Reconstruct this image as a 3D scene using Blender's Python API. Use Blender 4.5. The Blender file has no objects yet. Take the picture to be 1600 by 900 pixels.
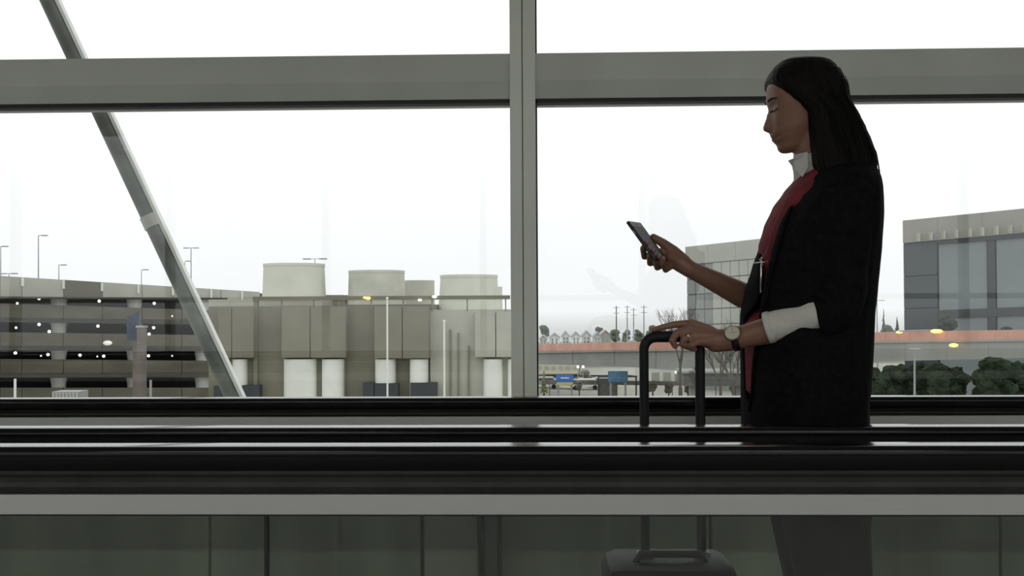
import bpy, bmesh, math, random
from mathutils import Vector, Matrix, Euler, noise
random.seed(7)
S = bpy.context.scene
COL = S.collection
PI = math.pi
R = math.radians

# ------------------------------------------------------------------ camera
FPX = 1800.0                       # focal length in pixels of the 1600 px frame
cam_d = bpy.data.cameras.new('camera'); cam = bpy.data.objects.new('camera', cam_d); COL.objects.link(cam)
cam_d.sensor_width = 36.0; cam_d.lens = 36.0 * FPX / 1600.0
cam_d.clip_start = 0.05; cam_d.clip_end = 3000
CAMPOS = Vector((0, 0, 1.15))
CM = (Matrix.Rotation(R(1.8), 3, 'Z') @ Matrix.Rotation(R(90 + 1.18), 3, 'X') @ Matrix.Rotation(R(-0.28), 3, 'Z'))
cam.matrix_world = Matrix.Translation(CAMPOS) @ CM.to_4x4()
cam_d.dof.use_dof = False
S.camera = cam

# ------------------------------------------------------------------ overcast sky
w = bpy.data.worlds.new('overcast_sky'); S.world = w; w.use_nodes = True
nt = w.node_tree; nt.nodes.clear()
wo = nt.nodes.new('ShaderNodeOutputWorld'); bg = nt.nodes.new('ShaderNodeBackground')
tc = nt.nodes.new('ShaderNodeTexCoord'); sep = nt.nodes.new('ShaderNodeSeparateXYZ')
rmp = nt.nodes.new('ShaderNodeValToRGB'); nz = nt.nodes.new('ShaderNodeTexNoise')
mx = nt.nodes.new('ShaderNodeMixRGB'); mx.blend_type = 'MULTIPLY'; mx.inputs[0].default_value = 1.0
nr = nt.nodes.new('ShaderNodeValToRGB')
nz.inputs['Scale'].default_value = 2.2; nz.inputs['Detail'].default_value = 4
mp = nt.nodes.new('ShaderNodeMapping'); mp.inputs['Scale'].default_value = (1, 1, 4)
nr.color_ramp.elements[0].position = 0.3; nr.color_ramp.elements[0].color = (0.955, 0.965, 0.97, 1)
nr.color_ramp.elements[1].position = 0.7; nr.color_ramp.elements[1].color = (1, 1, 1, 1)
e = rmp.color_ramp.elements
e[0].position = 0.0; e[0].color = (0.30, 0.31, 0.31, 1)
e[1].position = 1.0; e[1].color = (1.0, 1.0, 1.0, 1)
for p, c in ((0.49, (0.55, 0.56, 0.56)), (0.50, (0.815, 0.83, 0.835)), (0.54, (0.87, 0.885, 0.89)), (0.58, (0.97, 0.98, 0.985)), (0.62, (1.0, 1.0, 1.0))):
    n_ = rmp.color_ramp.elements.new(p); n_.color = (*c, 1)
mr = nt.nodes.new('ShaderNodeMapRange'); mr.inputs[1].default_value = -1; mr.inputs[2].default_value = 1
L_ = nt.links.new
L_(tc.outputs['Generated'], sep.inputs[0]); L_(sep.outputs['Z'], mr.inputs[0]); L_(mr.outputs[0], rmp.inputs[0])
L_(tc.outputs['Generated'], mp.inputs[0]); L_(mp.outputs[0], nz.inputs['Vector']); L_(nz.outputs['Fac'], nr.inputs[0])
L_(rmp.outputs[0], mx.inputs[1]); L_(nr.outputs[0], mx.inputs[2])
L_(mx.outputs[0], bg.inputs['Color']); bg.inputs['Strength'].default_value = 1.24
L_(bg.outputs[0], wo.inputs[0])

vs = S.view_settings
S.display_settings.display_device = 'sRGB'
vs.view_transform = 'Standard'; vs.look = 'None'; vs.gamma = 1.0; vs.use_curve_mapping = False; vs.exposure = 0.0

# ------------------------------------------------------------------ helpers
def G(px, py, y):
    """world point on the plane Y=y that the photograph's pixel shows"""
    d = CM @ Vector(((px - 800) / FPX, (450 - py) / FPX, -1))
    t = (y - CAMPOS.y) / d.y
    return CAMPOS + d * t

MATS = {}
def mat(name, col, rough=0.6, metal=0.0, var=0.0, scale=8.0, bump=0.0, bscale=None, ior=1.45, stretch=(1, 1, 1), emit=None, estr=0.0, spec=None):
    if name in MATS: return MATS[name]
    m = bpy.data.materials.new(name); m.use_nodes = True; t = m.node_tree
    b = t.nodes['Principled BSDF']
    b.inputs['Base Color'].default_value = (*col, 1); b.inputs['Roughness'].default_value = rough
    b.inputs['Metallic'].default_value = metal; b.inputs['IOR'].default_value = ior
    if spec is not None: b.inputs['Specular IOR Level'].default_value = spec
    tcn = t.nodes.new('ShaderNodeTexCoord'); mpn = t.nodes.new('ShaderNodeMapping')
    mpn.inputs['Scale'].default_value = stretch
    t.links.new(tcn.outputs['Object'], mpn.inputs[0])
    if var > 0:
        n = t.nodes.new('ShaderNodeTexNoise'); n.inputs['Scale'].default_value = scale; n.inputs['Detail'].default_value = 6
        r = t.nodes.new('ShaderNodeValToRGB')
        r.color_ramp.elements[0].position = .3; r.color_ramp.elements[1].position = .7
        r.color_ramp.elements[0].color = (*[c * (1 - var) for c in col], 1)
        r.color_ramp.elements[1].color = (*[min(1, c * (1 + var)) for c in col], 1)
        t.links.new(mpn.outputs[0], n.inputs['Vector']); t.links.new(n.outputs['Fac'], r.inputs[0]); t.links.new(r.outputs[0], b.inputs['Base Color'])
    if bump > 0:
        n2 = t.nodes.new('ShaderNodeTexNoise'); n2.inputs['Scale'].default_value = bscale or scale * 4; n2.inputs['Detail'].default_value = 5
        bp = t.nodes.new('ShaderNodeBump'); bp.inputs['Strength'].default_value = bump; bp.inputs['Distance'].default_value = .01
        t.links.new(mpn.outputs[0], n2.inputs['Vector']); t.links.new(n2.outputs['Fac'], bp.inputs['Height']); t.links.new(bp.outputs[0], b.inputs['Normal'])
    if emit:
        b.inputs['Emission Color'].default_value = (*emit, 1); b.inputs['Emission Strength'].default_value = estr
    MATS[name] = m
    return m

def glass_mat(name, tint, f0=0.045, rough=0.0):
    m = bpy.data.materials.new(name); m.use_nodes = True; t = m.node_tree; t.nodes.clear()
    o = t.nodes.new('ShaderNodeOutputMaterial'); mixn = t.nodes.new('ShaderNodeMixShader')
    tr = t.nodes.new('ShaderNodeBsdfTransparent'); gl = t.nodes.new('ShaderNodeBsdfGlossy'); gl.inputs['Roughness'].default_value = rough
    tr.inputs['Color'].default_value = (*tint, 1)
    lw = t.nodes.new('ShaderNodeLayerWeight'); lw.inputs['Blend'].default_value = .5
    pw = t.nodes.new('ShaderNodeMath'); pw.operation = 'POWER'; pw.inputs[1].default_value = 5
    ml = t.nodes.new('ShaderNodeMath'); ml.operation = 'MULTIPLY_ADD'; ml.inputs[1].default_value = 1 - f0; ml.inputs[2].default_value = f0
    t.links.new(lw.outputs['Facing'], pw.inputs[0]); t.links.new(pw.outputs[0], ml.inputs[0]); t.links.new(ml.outputs[0], mixn.inputs[0])
    t.links.new(tr.outputs[0], mixn.inputs[1]); t.links.new(gl.outputs[0], mixn.inputs[2]); t.links.new(mixn.outputs[0], o.inputs[0])
    MATS[name] = m
    return m

class MB:
    def __init__(s): s.b = bmesh.new()
    def box(s, x0, x1, y0, y1, z0, z1, bev=0.0):
        vs_ = [s.b.verts.new((x, y, z)) for x in (x0, x1) for y in (y0, y1) for z in (z0, z1)]
        fs = [s.b.faces.new([vs_[i] for i in q]) for q in ((0, 1, 3, 2), (4, 6, 7, 5), (0, 4, 5, 1), (2, 3, 7, 6), (0, 2, 6, 4), (1, 5, 7, 3))]
        if bev > 0:
            es = list({e_ for f in fs for e_ in f.edges})
            bmesh.ops.bevel(s.b, geom=es, offset=bev, segments=2, affect='EDGES', profile=.5)
        return s
    def rings(s, rings, cap=True, closed=True):
        n = len(rings[0]); vr = [[s.b.verts.new(p) for p in r] for r in rings]
        for a, b in zip(vr, vr[1:]):
            for i in range(n if closed else n - 1):
                j = (i + 1) % n
                s.b.faces.new((a[i], a[j], b[j], b[i]))
        if cap and closed:
            s.b.faces.new(vr[0][::-1]); s.b.faces.new(vr[-1])
        return s
    def tube(s, pts, rad, n=12, cap=True, flat=None):
        pts = [Vector(p) for p in pts]
        if not hasattr(rad, '__len__'): rad = [rad] * len(pts)
        rg = []; up = None
        for i, p in enumerate(pts):
            d = (pts[min(i + 1, len(pts) - 1)] - pts[max(i - 1, 0)]).normalized()
            if up is None:
                up = Vector((0, 0, 1)) if abs(d.z) < .9 else Vector((1, 0, 0))
            a = d.cross(up).normalized(); up = a.cross(d).normalized()
            f = flat or (1, 1)
            rg.append([p + (a * math.cos(2 * PI * k / n) * f[0] + up * math.sin(2 * PI * k / n) * f[1]) * rad[i] for k in range(n)])
        return s.rings(rg, cap)
    def ball(s, c, r, sc=(1, 1, 1), sub=2, rot=None):
        m = Matrix.Translation(Vector(c))
        if rot: m = m @ rot.to_4x4()
        m = m @ Matrix.Diagonal((r * sc[0], r * sc[1], r * sc[2], 1))
        bmesh.ops.create_icosphere(s.b, subdivisions=sub, radius=1, matrix=m); return s
    def limb(s, pts, rad, n=14):
        pts = [Vector(p) for p in pts]
        for p, r in zip(pts, rad): s.ball(p, r, sub=3)
        for i in range(len(pts) - 1): s.tube([pts[i], pts[i + 1]], [rad[i], rad[i + 1]], n)
        return s
    def prism(s, prof, x0, x1):
        """profile of (y,z) extruded along X"""
        return s.rings([[Vector((x, p[0], p[1])) for p in prof] for x in (x0, x1)])
    def lathe(s, c, prof, n=24, cap=True):
        return s.rings([[Vector((c[0] + r * math.cos(2 * PI * k / n), c[1] + r * math.sin(2 * PI * k / n), c[2] + z)) for k in range(n)] for r, z in prof], cap)
    def xf(s, M): bmesh.ops.transform(s.b, matrix=M, verts=s.b.verts); return s
    def build(s, name, m, parent=None, smooth=False, label=None, kind=None, origin=None, autos=None):
        bmesh.ops.recalc_face_normals(s.b, faces=s.b.faces)
        # local origin at parent's location so that parents can sit at the thing's base
        po = Vector(parent.matrix_world.translation) if parent is not None and origin is None else Vector(origin or (0, 0, 0))
        if parent is not None: po = Vector(wloc(parent))
        bmesh.ops.translate(s.b, vec=-po, verts=s.b.verts)
        me = bpy.data.meshes.new(name); s.b.to_mesh(me); s.b.free()
        me.materials.append(m)
        if smooth or autos:
            me.polygons.foreach_set('use_smooth', [True] * len(me.polygons))
        if autos:
            try: me.set_sharp_from_angle(angle=R(autos))
            except Exception: pass
        o = bpy.data.objects.new(name, me); COL.objects.link(o)
        if parent is not None:
            o.parent = parent
        else: o.location = po
        if label: o['label'] = label
        if kind: o['kind'] = kind
        WL[o.name] = Vector(po)
        return o
WL = {}
def wloc(o): return WL.get(o.name, Vector((0, 0, 0)))
def thing(name, loc, label, cat, group=None, kind=None):
    o = bpy.data.objects.new(name, None); COL.objects.link(o); o.location = loc; o.empty_display_size = .1
    WL[o.name] = Vector(loc)
    if label: o['label'] = label
    if cat: o['category'] = cat
    if group: o['group'] = group
    if kind: o['kind'] = kind
    return o
def tag(o, label, cat, group=None):
    o['label'] = label; o['category'] = cat
    if group: o['group'] = group
    return o
def pbox(x0, y0, x1, y1, d, th, bev=0):
    """solid block whose front face (at depth d) covers that part of the view, th metres deep"""
    a = G(x0, y0, d); b = G(x1, y1, d)
    return MB().box(a.x, b.x, d, d + th, b.z, a.z, bev)
def lerp(a, b, t): return a + (b - a) * t
def interp(tab, v, k):
    tab = sorted(tab, key=lambda r: r[0])
    if v <= tab[0][0]: return tab[0][k]
    for a, b in zip(tab, tab[1:]):
        if v <= b[0]:
            t = (v - a[0]) / (b[0] - a[0]); t = t * t * (3 - 2 * t) * .35 + t * .65
            return lerp(a[k], b[k], t)
    return tab[-1][k]

# ------------------------------------------------------------------ materials
M_alu = mat('painted_aluminium', (0.60, 0.62, 0.555), .42, .0, .06, 3, .05, 60)
M_aluD = mat('brushed_metal_strip', (0.46, 0.465, 0.44), .42, .15, .05, 2, .04, 90, stretch=(.2, 1, 1))
M_mul = mat('mullion_lit_paint', (0.82, 0.84, 0.76), .4, .0, .05, 3, .05, 60)  # lit copy of the aluminium paint, glass reflection put into the colour
M_gask = mat('black_gasket', (0.012, 0.013, 0.013), .5)
M_rub = mat('black_handrail_rubber', (0.005, 0.005, 0.0055), .13, 0, .15, 30, ior=1.36)
M_rubD = mat('dark_handrail_guide', (0.04, 0.039, 0.037), .5, 0, .15, 12, ior=1.25)
M_glass = glass_mat('window_glass', (.98, .985, .98), .045)
M_bglass = glass_mat('balustrade_glass', (.95, .965, .95), .034)
M_floor = mat('terrazzo_floor', (0.26, 0.26, 0.25), .5, 0, .12, 40)
M_pallet = mat('ribbed_pallet_metal', (0.16, 0.16, 0.16), .4, .6, .1, 20)
M_ceil = mat('ceiling_paint', (0.6, 0.6, 0.57), .8, 0, .03, 4)
M_panel = mat('grey_green_spandrel', (0.50, 0.55, 0.46), .4, 0, .45, 1.2, stretch=(1.5, 1, .15))
M_panelL = mat('pale_spandrel', (0.66, 0.68, 0.58), .5, 0, .12, 1.5)
M_wallin = mat('interior_wall_paint', (0.35, 0.35, 0.33), .7, 0, .04, 3)
M_conc = mat('concrete', (0.205, 0.198, 0.148), .9, 0, .16, .35, .2, 3)
M_concL = mat('pale_concrete', (0.42, 0.425, 0.36), .9, 0, .12, .4, .1, 3)
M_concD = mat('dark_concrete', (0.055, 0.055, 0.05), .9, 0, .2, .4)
M_concG = mat('weathered_garage_concrete', (0.135, 0.13, 0.098), .9, 0, .25, .3, .2, 3, stretch=(1, 1, 2.5))
M_white = mat('off_white_panel', (0.78, 0.80, 0.74), .8, 0, .08, .6)
M_lampW = mat('white_lamp', (1, 1, 1), .5, emit=(1, .99, .95), estr=2.2)
M_glowA = mat('amber_glow', (1, .6, .2), .5, emit=(1, .55, .12), estr=2.5)
M_steel = mat('galvanised_steel', (0.35, 0.36, 0.36), .5, .3, .1, 4)
M_asph = mat('asphalt', (0.20, 0.20, 0.19), .9, 0, .2, .05)
M_dkglass = mat('dark_curtain_glass', (0.055, 0.068, 0.075), .4, 0, .15, .12)
M_ltglass = mat('pale_curtain_glass', (0.20, 0.235, 0.24), .45, 0, .15, .15)
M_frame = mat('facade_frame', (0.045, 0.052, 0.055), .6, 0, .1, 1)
M_leaf = mat('evergreen_foliage', (0.025, 0.037, 0.022), .95, 0, .6, 1.5, ior=1.2)
M_leafP = mat('hazy_foliage', (0.13, 0.16, 0.12), .9, 0, .35, .3)  # distance haze put into the leaf colour
M_bark = mat('bark', (0.12, 0.11, 0.09), .9, 0, .2, 2)

# ------------------------------------------------------------------ the bridge interior shell
X0, X1 = -13.0, 13.0
YW = 4.5; YB = -3.6
def struct(mb, name, m, **k):
    return mb.build(name, m, kind='structure', **k)
struct(MB().box(X0, X1, YB, YW + .15, -.3, 0), 'floor', M_floor)
ceil_o = struct(MB().box(X0, X1, YB, YW + .15, 3.35, 3.55), 'ceiling', M_ceil)
struct(MB().box(X0 - .2, X0, YB, YW + .15, -.3, 3.55), 'wall_left', M_wallin)
struct(MB().box(X1, X1 + .2, YB, YW + .15, -.3, 3.55), 'wall_right', M_wallin)

M_fill = mat('ceiling_fill', (1, 1, 1), .5, emit=(1, .98, .92), estr=20)  # unseen ceiling lights added to brighten the interior
for i_ in range(8):
    xl = -11 + i_ * 3.1
    hs = MB().box(xl - .75, xl + .75, -1.72, -1.48, 3.29, 3.35, .01).build('fill_luminaire', M_ceil, ceil_o)
    MB().box(xl - .72, xl + .72, -1.69, -1.51, 3.275, 3.29, .004).build('fill_diffuser', M_fill, hs)
# window wall
zt_top = G(817, 87.5, YW).z; zt_bot = G(817, 154, YW - .05).z
mxl = G(797.5, 350, YW - .06).x; mxr = G(837.5, 350, YW - .06).x
zsill = .74
bays = [mxl - 3 * 2.9, mxl - 2 * 2.9 , mxl - 2.9, mxl, mxl + 2.9, mxl + 5.8, mxl + 8.7]
mw = mxr - mxl
# sill base and spandrel
wf = thing('wall_front', (0, YW, 0), None, None, kind='structure')
MB().box(X0, X1, YW + .02, YW + .12, 0, zsill - .02).build('backing', M_panel, wf)
jx = [X0] + sorted([G(p, 850, YW).x for p in (-700, -140, 330, 660, 750, 1110, 1560, 2100)]) + [X1]
for i in range(len(jx) - 1):
    pale = abs(jx[i] - G(660, 850, YW).x) < .01
    MB().box(jx[i] + .006, jx[i + 1] - .006, YW - .02 - (.015 if pale else 0), YW + .02, .10, zsill - .02, .003).build('panel', M_panelL if pale else M_panel, wf, label='paler grey spandrel panel' if pale else None)
MB().box(X0, X1, YW - .06, YW + .14, zsill - .02, zsill + .015, .004).build('sill', M_alu, wf)
MB().box(X0, X1, YW - .035, YW, 0, .095, .003).build('baseboard', M_aluD, wf)
MB().box(X0, X1, YW, YW + .12, 3.2, 3.35).build('header', M_alu, wf)
# dark service posts seen through the glass
for a, b in ((751, 757), (777, 783)):
    p = G(a, 850, YW - .1); q = G(b, 850, YW - .1)
    MB().box(p.x, q.x, YW - .1, YW - .04, .02, zsill - .03, .003).build('post', M_gask, wf)
# mullions
tn = 0
def trim(mb, m, **k):
    global tn; tn += 1
    return struct(mb, 'trim_%d' % tn, m, **k)
for bx in bays:
    f = .055 / .4
    t_ = trim(MB().box(bx, bx + mw * .475, YW - .06, YW + .10, zsill - .02, 3.2, .003), M_mul)
    MB().box(bx + mw * .475, bx + mw * .505, YW - .05, YW + .09, zsill, 3.2).build('joint', M_gask, t_)
    MB().box(bx + mw * .505, bx + mw, YW - .06, YW + .10, zsill - .02, 3.2, .003).build('mullion_half', M_mul, t_)
    MB().box(bx + mw, bx + mw + .006, YW - .02, YW + .05, zsill, 3.2).build('gasket', M_gask, t_)
# transom: upright upper face, lower face leaning back, black gasket beneath
wn = 0
for i in range(len(bays)):
    a = bays[i] + mw; b = bays[i + 1] if i + 1 < len(bays) else X1
    if i == 0:
        segs = [(X0, bays[0]), (a, b)]
    else: segs = [(a, b)]
    for sa, sb in segs:
        zm = lerp(zt_top, zt_bot, .60)
        t_ = trim(MB().prism([(YW - .045, zt_top), (YW - .045, zm), (YW - .025, zt_bot + .004), (YW + .10, zt_bot + .004), (YW + .10, zt_top)], sa, sb), M_alu)
        MB().box(sa, sb, YW - .02, YW + .08, zt_bot - .012, zt_bot + .004).build('gasket', M_gask, t_)
        MB().box(sa, sb, YW + .015, YW + .06, zt_bot - .017, zt_bot - .012).build('bead', M_aluD, t_)
        for z0, z1 in ((zsill + .015, zt_bot - .012), (zt_top, 3.2)):
            wn += 1
            struct(MB().box(sa, sb, YW + .035, YW + .045, z0, z1), 'window_%d' % wn, M_glass)
# opposite glazed wall behind the camera (lights the near sides, reflected in the panes)
wb = thing('wall_back', (0, YB, 0), None, None, kind='structure')
MB().box(X0, X1, YB - .15, YB, 0, .42).build('panel', M_concD, wb)
MB().box(X0, X1, YB - .15, YB, 3.15, 3.35).build('header', M_wallin, wb)
MB().box(X0, X1, YB - .12, YB, 1.27, 1.33).build('transom', M_alu, wb)
k = 0; bx = X0
while bx < X1:
    MB().box(bx, bx + .07, YB - .12, YB + .03, .42, 3.15).build('mullion', M_alu, wb); bx += 1.75
for i in range(4):
    wn += 1
    struct(MB().box(X0 + i * 6.5, X0 + i * 6.5 + 6.5, YB - .07, YB - .06, .42, 3.15), 'window_%d' % wn, M_glass)

# ------------------------------------------------------------------ moving walkways
def rail_profile(yc, ztop, w=.08, h=.042):
    pr = []
    n = 8; r = .012
    # rounded top rectangle; top slightly crowned
    for i in range(n + 1):
        a = PI / 2 + (PI / 2) * i / n
        pr.append((yc - w / 2 + r + r * math.cos(a) * 1.0, ztop - r + r * math.sin(a)))
    pr.append((yc - w / 2, ztop - h + .010)); pr.append((yc - w / 2 + .008, ztop - h)); pr.append((yc + w / 2 - .008, ztop - h)); pr.append((yc + w / 2, ztop - h + .010))
    for i in range(n + 1):
        a = (PI / 2) * i / n
        pr.append((yc + w / 2 - r + r * math.cos(a), ztop - r + r * math.sin(a)))
    pr.append((yc, ztop + .0012))
    return pr
def balustrade(name, yc, ztop, label, gh, ah, gl_off, tall=.042):
    t = thing(name, (0, yc, 0), label, 'balustrade')
    MB().prism(rail_profile(yc, ztop, h=tall), X0 + .02, X1 - .02).build('handrail', M_rub, t, autos=40)
    z = ztop - tall
    MB().prism([(yc - .030, z), (yc - .034, z - gh * .15), (yc - .027, z - gh * .32), (yc - .034, z - gh * .5), (yc - .036, z - gh * .7), (yc - .026, z - gh), (yc + .026, z - gh), (yc + .03, z)], X0 + .02, X1 - .02).build('handrail_guide', M_rubD, t, autos=30)
    z -= gh
    MB().box(X0 + .02, X1 - .02, yc - .032, yc + .028, z - ah, z - .002, .0015).build('metal_strip', M_aluD, t, label='satin grey metal strip under the rail')
    z -= ah
    MB().box(X0 + .02, X1 - .02, yc - .022, yc + .018, z - .004, z).build('gasket', M_gask, t)
    xs = gl_off; k = 0
    pos = [X0 + .02] + [x for x in xs] + [X1 - .02]
    for a, b in zip(pos, pos[1:]):
        MB().box(a + .003, b - .003, yc - .006, yc + .006, .10, z - .004).build('glass_panel', M_bglass, t)
        if b < X1 - .1:
            MB().box(b - .003, b + .003, yc - .007, yc + .007, .10, z - .004).build('panel_joint', M_gask, t)
    MB().box(X0 + .02, X1 - .02, yc - .06, yc + .06, 0, .10, .004).build('skirt', M_aluD, t)
    return t
YN = 2.04; YM = 2.40; YF = 3.34
zn = G(800, 690, YN + .04).z; zm_ = G(800, 662.5, YM + .04).z; zf = G(800, 618.5, YF + .04).z
jn = G(417, 850, YN).x
balustrade('handrail_balustrade', YN, zn, 'nearest black handrail with dark guide, satin metal strip and glass below, along the picture bottom', .040, .037, [jn - 6, jn - 3, jn, jn + 3, jn + 6, jn + 9])
balustrade('handrail_balustrade', YM, zm_, 'black handrail directly in front of the woman, just behind the nearest one', .035, .035, [G(660, 850, YM).x + d for d in (-6.2, -3.1, 0, 3.1, 6.2, 9.3)])
balustrade('handrail_balustrade', YF, zf, 'far black handrail behind the woman, just below the window glass', .018, .04, [G(1110, 850, YF).x + d for d in (-9.3, -6.2, -3.1, 0, 3.1, 6.2)], tall=.034)
# the ribbed pallets of the belt the woman stands on
wk = thing('moving_walkway', (0, (YM + YF) / 2, 0), 'ribbed metal walkway belt under the woman and suitcase', 'walkway')
x = X0 + .1; pm = None
ya, yb_ = YM + .065, YF - .065
while x < X1 - .5:
    if pm is None:
        mb = MB(); mb.box(x, x + .395, ya, yb_, .002, .010)
        for q in range(22):
            yy = ya + (yb_ - ya) * (q + .5) / 22
            mb.box(x, x + .395, yy - .009, yy + .009, .010, .016)
        pm = mb.build('pallet', M_pallet, wk); pm0 = x
    else:
        c = pm.copy(); c.location = pm.location + Vector((x - pm0, 0, 0)); COL.objects.link(c); c.parent = wk
    x += .4

# ------------------------------------------------------------------ diagonal brace outside the glass
YBR = 5.4
p0 = G(42, -70, YBR); p1 = G(76, 0, YBR); p2 = G(364, 618, YBR)
dd = (p2 - p1).normalized()
M_brace = mat('painted_steel_tube', (0.17, 0.185, 0.165), .5, 0, .5, 6, .05, 40)
br = thing('diagonal_brace', p2 + dd * 2.2, 'round grey steel tube slanting past the left window outside', 'brace')
mb = MB().tube([p1 - dd * 1.6, p2 + dd * 2.2], .0405, 32)
mb.build('tube', M_brace, br, smooth=False, autos=40)
M_litedge = mat('brace_lit_edge', (.80, .82, .78), .4, 0, .08, 5)  # pale strip paints the sky light along the tube's right side
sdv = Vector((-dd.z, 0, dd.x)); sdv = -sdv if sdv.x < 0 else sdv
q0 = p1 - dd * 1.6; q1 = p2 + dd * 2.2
MB().rings([[q + sdv * a_ + Vector((0, b_, 0)) for a_, b_ in ((.034, -.030), (.048, -.026), (.048, .026), (.034, .030))] for q in (q0, q1)]).build('lit_edge_strip', M_litedge, br, label='pale strip standing for the lit right edge')
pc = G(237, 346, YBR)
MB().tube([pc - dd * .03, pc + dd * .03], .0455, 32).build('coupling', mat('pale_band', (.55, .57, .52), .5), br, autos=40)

# ------------------------------------------------------------------ outside: ground
ZG = -9.6
M_ground = mat('pale_ground', (0.36, 0.36, 0.31), .9, 0, .3, .02)
gb = MB().box(-200, 200, 12, 345, ZG - 1, ZG); struct(gb, 'ground', M_ground)
M_road = mat('road_surface', (0.20, 0.20, 0.19), .9, 0, .15, .05)
struct(MB().box(-60, 260, 128, 137, ZG, ZG + .06), 'trim_road', M_road)

# ------------------------------------------------------------------ parking garage (left)
gar = thing('parking_garage', (G(150, 600, 100).x, 100, ZG), 'multi-storey concrete parking garage with dark open decks at far left', 'building')
def fy(px): return lerp(95, 106, px / 340.0)     # depth of the garage front
def gpt(px, py): return G(px, py, fy(px))
M_ledge = mat('dark_ledge_concrete', (0.075, 0.072, 0.06), .9, 0, .25, .4)  # dark ledge colour makes each spandrel darker towards its bottom
lv = [  # (top y at x=0, bottom y at x=0, top at x=340, bottom at x=340)
    (431, 466, 452, 468), (474, 503, 485, 507), (519, 547, 524, 548), (561, 590, 564, 589), (606, 640, 606, 640)]
xs = [-300, -240, -180, -120, -60, 0, 34, 99, 160, 222, 284, 345, 405]
for li, (a0, b0, a1, b1) in enumerate(lv):
    for i in range(len(xs) - 1):
        xa, xb = xs[i], xs[i + 1]
        if li == 0 and xa >= 405: continue
        if li > 0 and xb > 350: continue
        def yy(a, b, x): return lerp(a, b, x / 340.0)
        ca = [gpt(xa + .6, yy(a0, a1, xa)), gpt(xb - .6, yy(a0, a1, xb)), gpt(xb - .6, yy(b0, b1, xb)), gpt(xa + .6, yy(b0, b1, xa))]
        off = Vector((0.0, .35, 0))
        m_ = M_concL if (li == 0 and not (99 <= xa < 160 - 1)) else M_concG  # pale parapet panels carry the pane's reflection in their colour, one stays dark
        MB().rings([[Vector(v) for v in ca], [Vector(v) + off for v in ca]]).build('spandrel_panel', m_, gar)
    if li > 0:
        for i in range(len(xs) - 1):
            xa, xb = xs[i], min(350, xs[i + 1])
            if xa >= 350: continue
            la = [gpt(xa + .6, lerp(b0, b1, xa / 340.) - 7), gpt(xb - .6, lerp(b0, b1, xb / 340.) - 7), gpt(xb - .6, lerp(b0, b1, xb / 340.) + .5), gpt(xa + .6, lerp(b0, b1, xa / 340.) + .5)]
            MB().rings([[Vector(v) + Vector((0, -.12, 0)) for v in la], [Vector(v) + Vector((0, .3, 0)) for v in la]]).build('lower_ledge', M_ledge, gar)
    # deck slab behind, shade of the open decks put into its dark colour
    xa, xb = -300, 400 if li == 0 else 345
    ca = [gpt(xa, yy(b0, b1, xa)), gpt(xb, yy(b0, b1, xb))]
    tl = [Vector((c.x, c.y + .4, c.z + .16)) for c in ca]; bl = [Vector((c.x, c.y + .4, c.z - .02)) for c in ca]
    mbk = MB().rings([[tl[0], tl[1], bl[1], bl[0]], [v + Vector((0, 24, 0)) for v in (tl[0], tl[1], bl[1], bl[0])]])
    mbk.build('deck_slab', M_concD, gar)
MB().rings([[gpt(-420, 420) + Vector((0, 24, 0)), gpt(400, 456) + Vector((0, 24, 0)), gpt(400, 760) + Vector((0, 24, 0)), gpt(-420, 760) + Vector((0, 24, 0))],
            [gpt(-420, 420) + Vector((0, 24.4, 0)), gpt(400, 456) + Vector((0, 24.4, 0)), gpt(400, 760) + Vector((0, 24.4, 0)), gpt(-420, 760) + Vector((0, 24.4, 0))]]).build('rear_wall', M_concD, gar)  # rear wall coloured dark for the shade inside the decks
for xc in (-30, 92, 210, 316):
    gy = fy(xc) + 1.2
    s = .95
    for li in range(4):
        zt = G(xc, lerp(lv[li][1], lv[li][3], xc / 340.), gy).z; zb = G(xc, lerp(lv[li + 1][0], lv[li + 1][2], xc / 340.) + 6, gy).z
        c = G(xc, 500, gy)
        MB().lathe((c.x, gy, 0), [(.60, zb), (.60, zt - .7), (.66, zt - .3), (.70, zt)], 16).build('column', M_white, gar, autos=40)
for (xl, yl) in ((27, 474), (61, 466.5), (155, 470.5), (241, 474), (25, 512), (61, 507), (77, 518), (153, 509.5), (240, 512), (233, 522), (24, 551.5), (64, 556), (75, 554), (125, 555), (152, 557), (162, 556.5), (232, 556), (269, 556), (269, 494)):
    r_ = .13 if (xl + yl) % 3 else .10
    if xl in (269, 64, 152): r_ = .07
    p = G(xl, yl, fy(xl) - .25 if r_ else 0)
    MB().ball((p.x, p.y, p.z), r_, sub=2).build('deck_lamp', M_lampW, gar, smooth=True)
p = G(168, 536, fy(168) - .2)  # oval pale glowing spot on the garage front
MB().ball(p, .42, (1, .5, .55), 2).build('oval_glow', mat('opal_glow', (.8, .8, .76), .4, emit=(1, .98, .9), estr=.35), gar, smooth=True, label='oval white glowing spot')
for xl in (35, 99, 159, 216, 270, 330, 378):  # pale strokes stand for ceiling lights reflected in the window pane
    yt = lerp(432, 453, xl / 340.); p = G(xl, yt, fy(xl) - .15); q = G(xl + 1.5, yt + 13, fy(xl) - .15)
    MB().box(p.x - .06, p.x + .08, p.y - .05, p.y + .15, q.z, p.z).build('garage_reflection_mark', M_white, gar)
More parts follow.
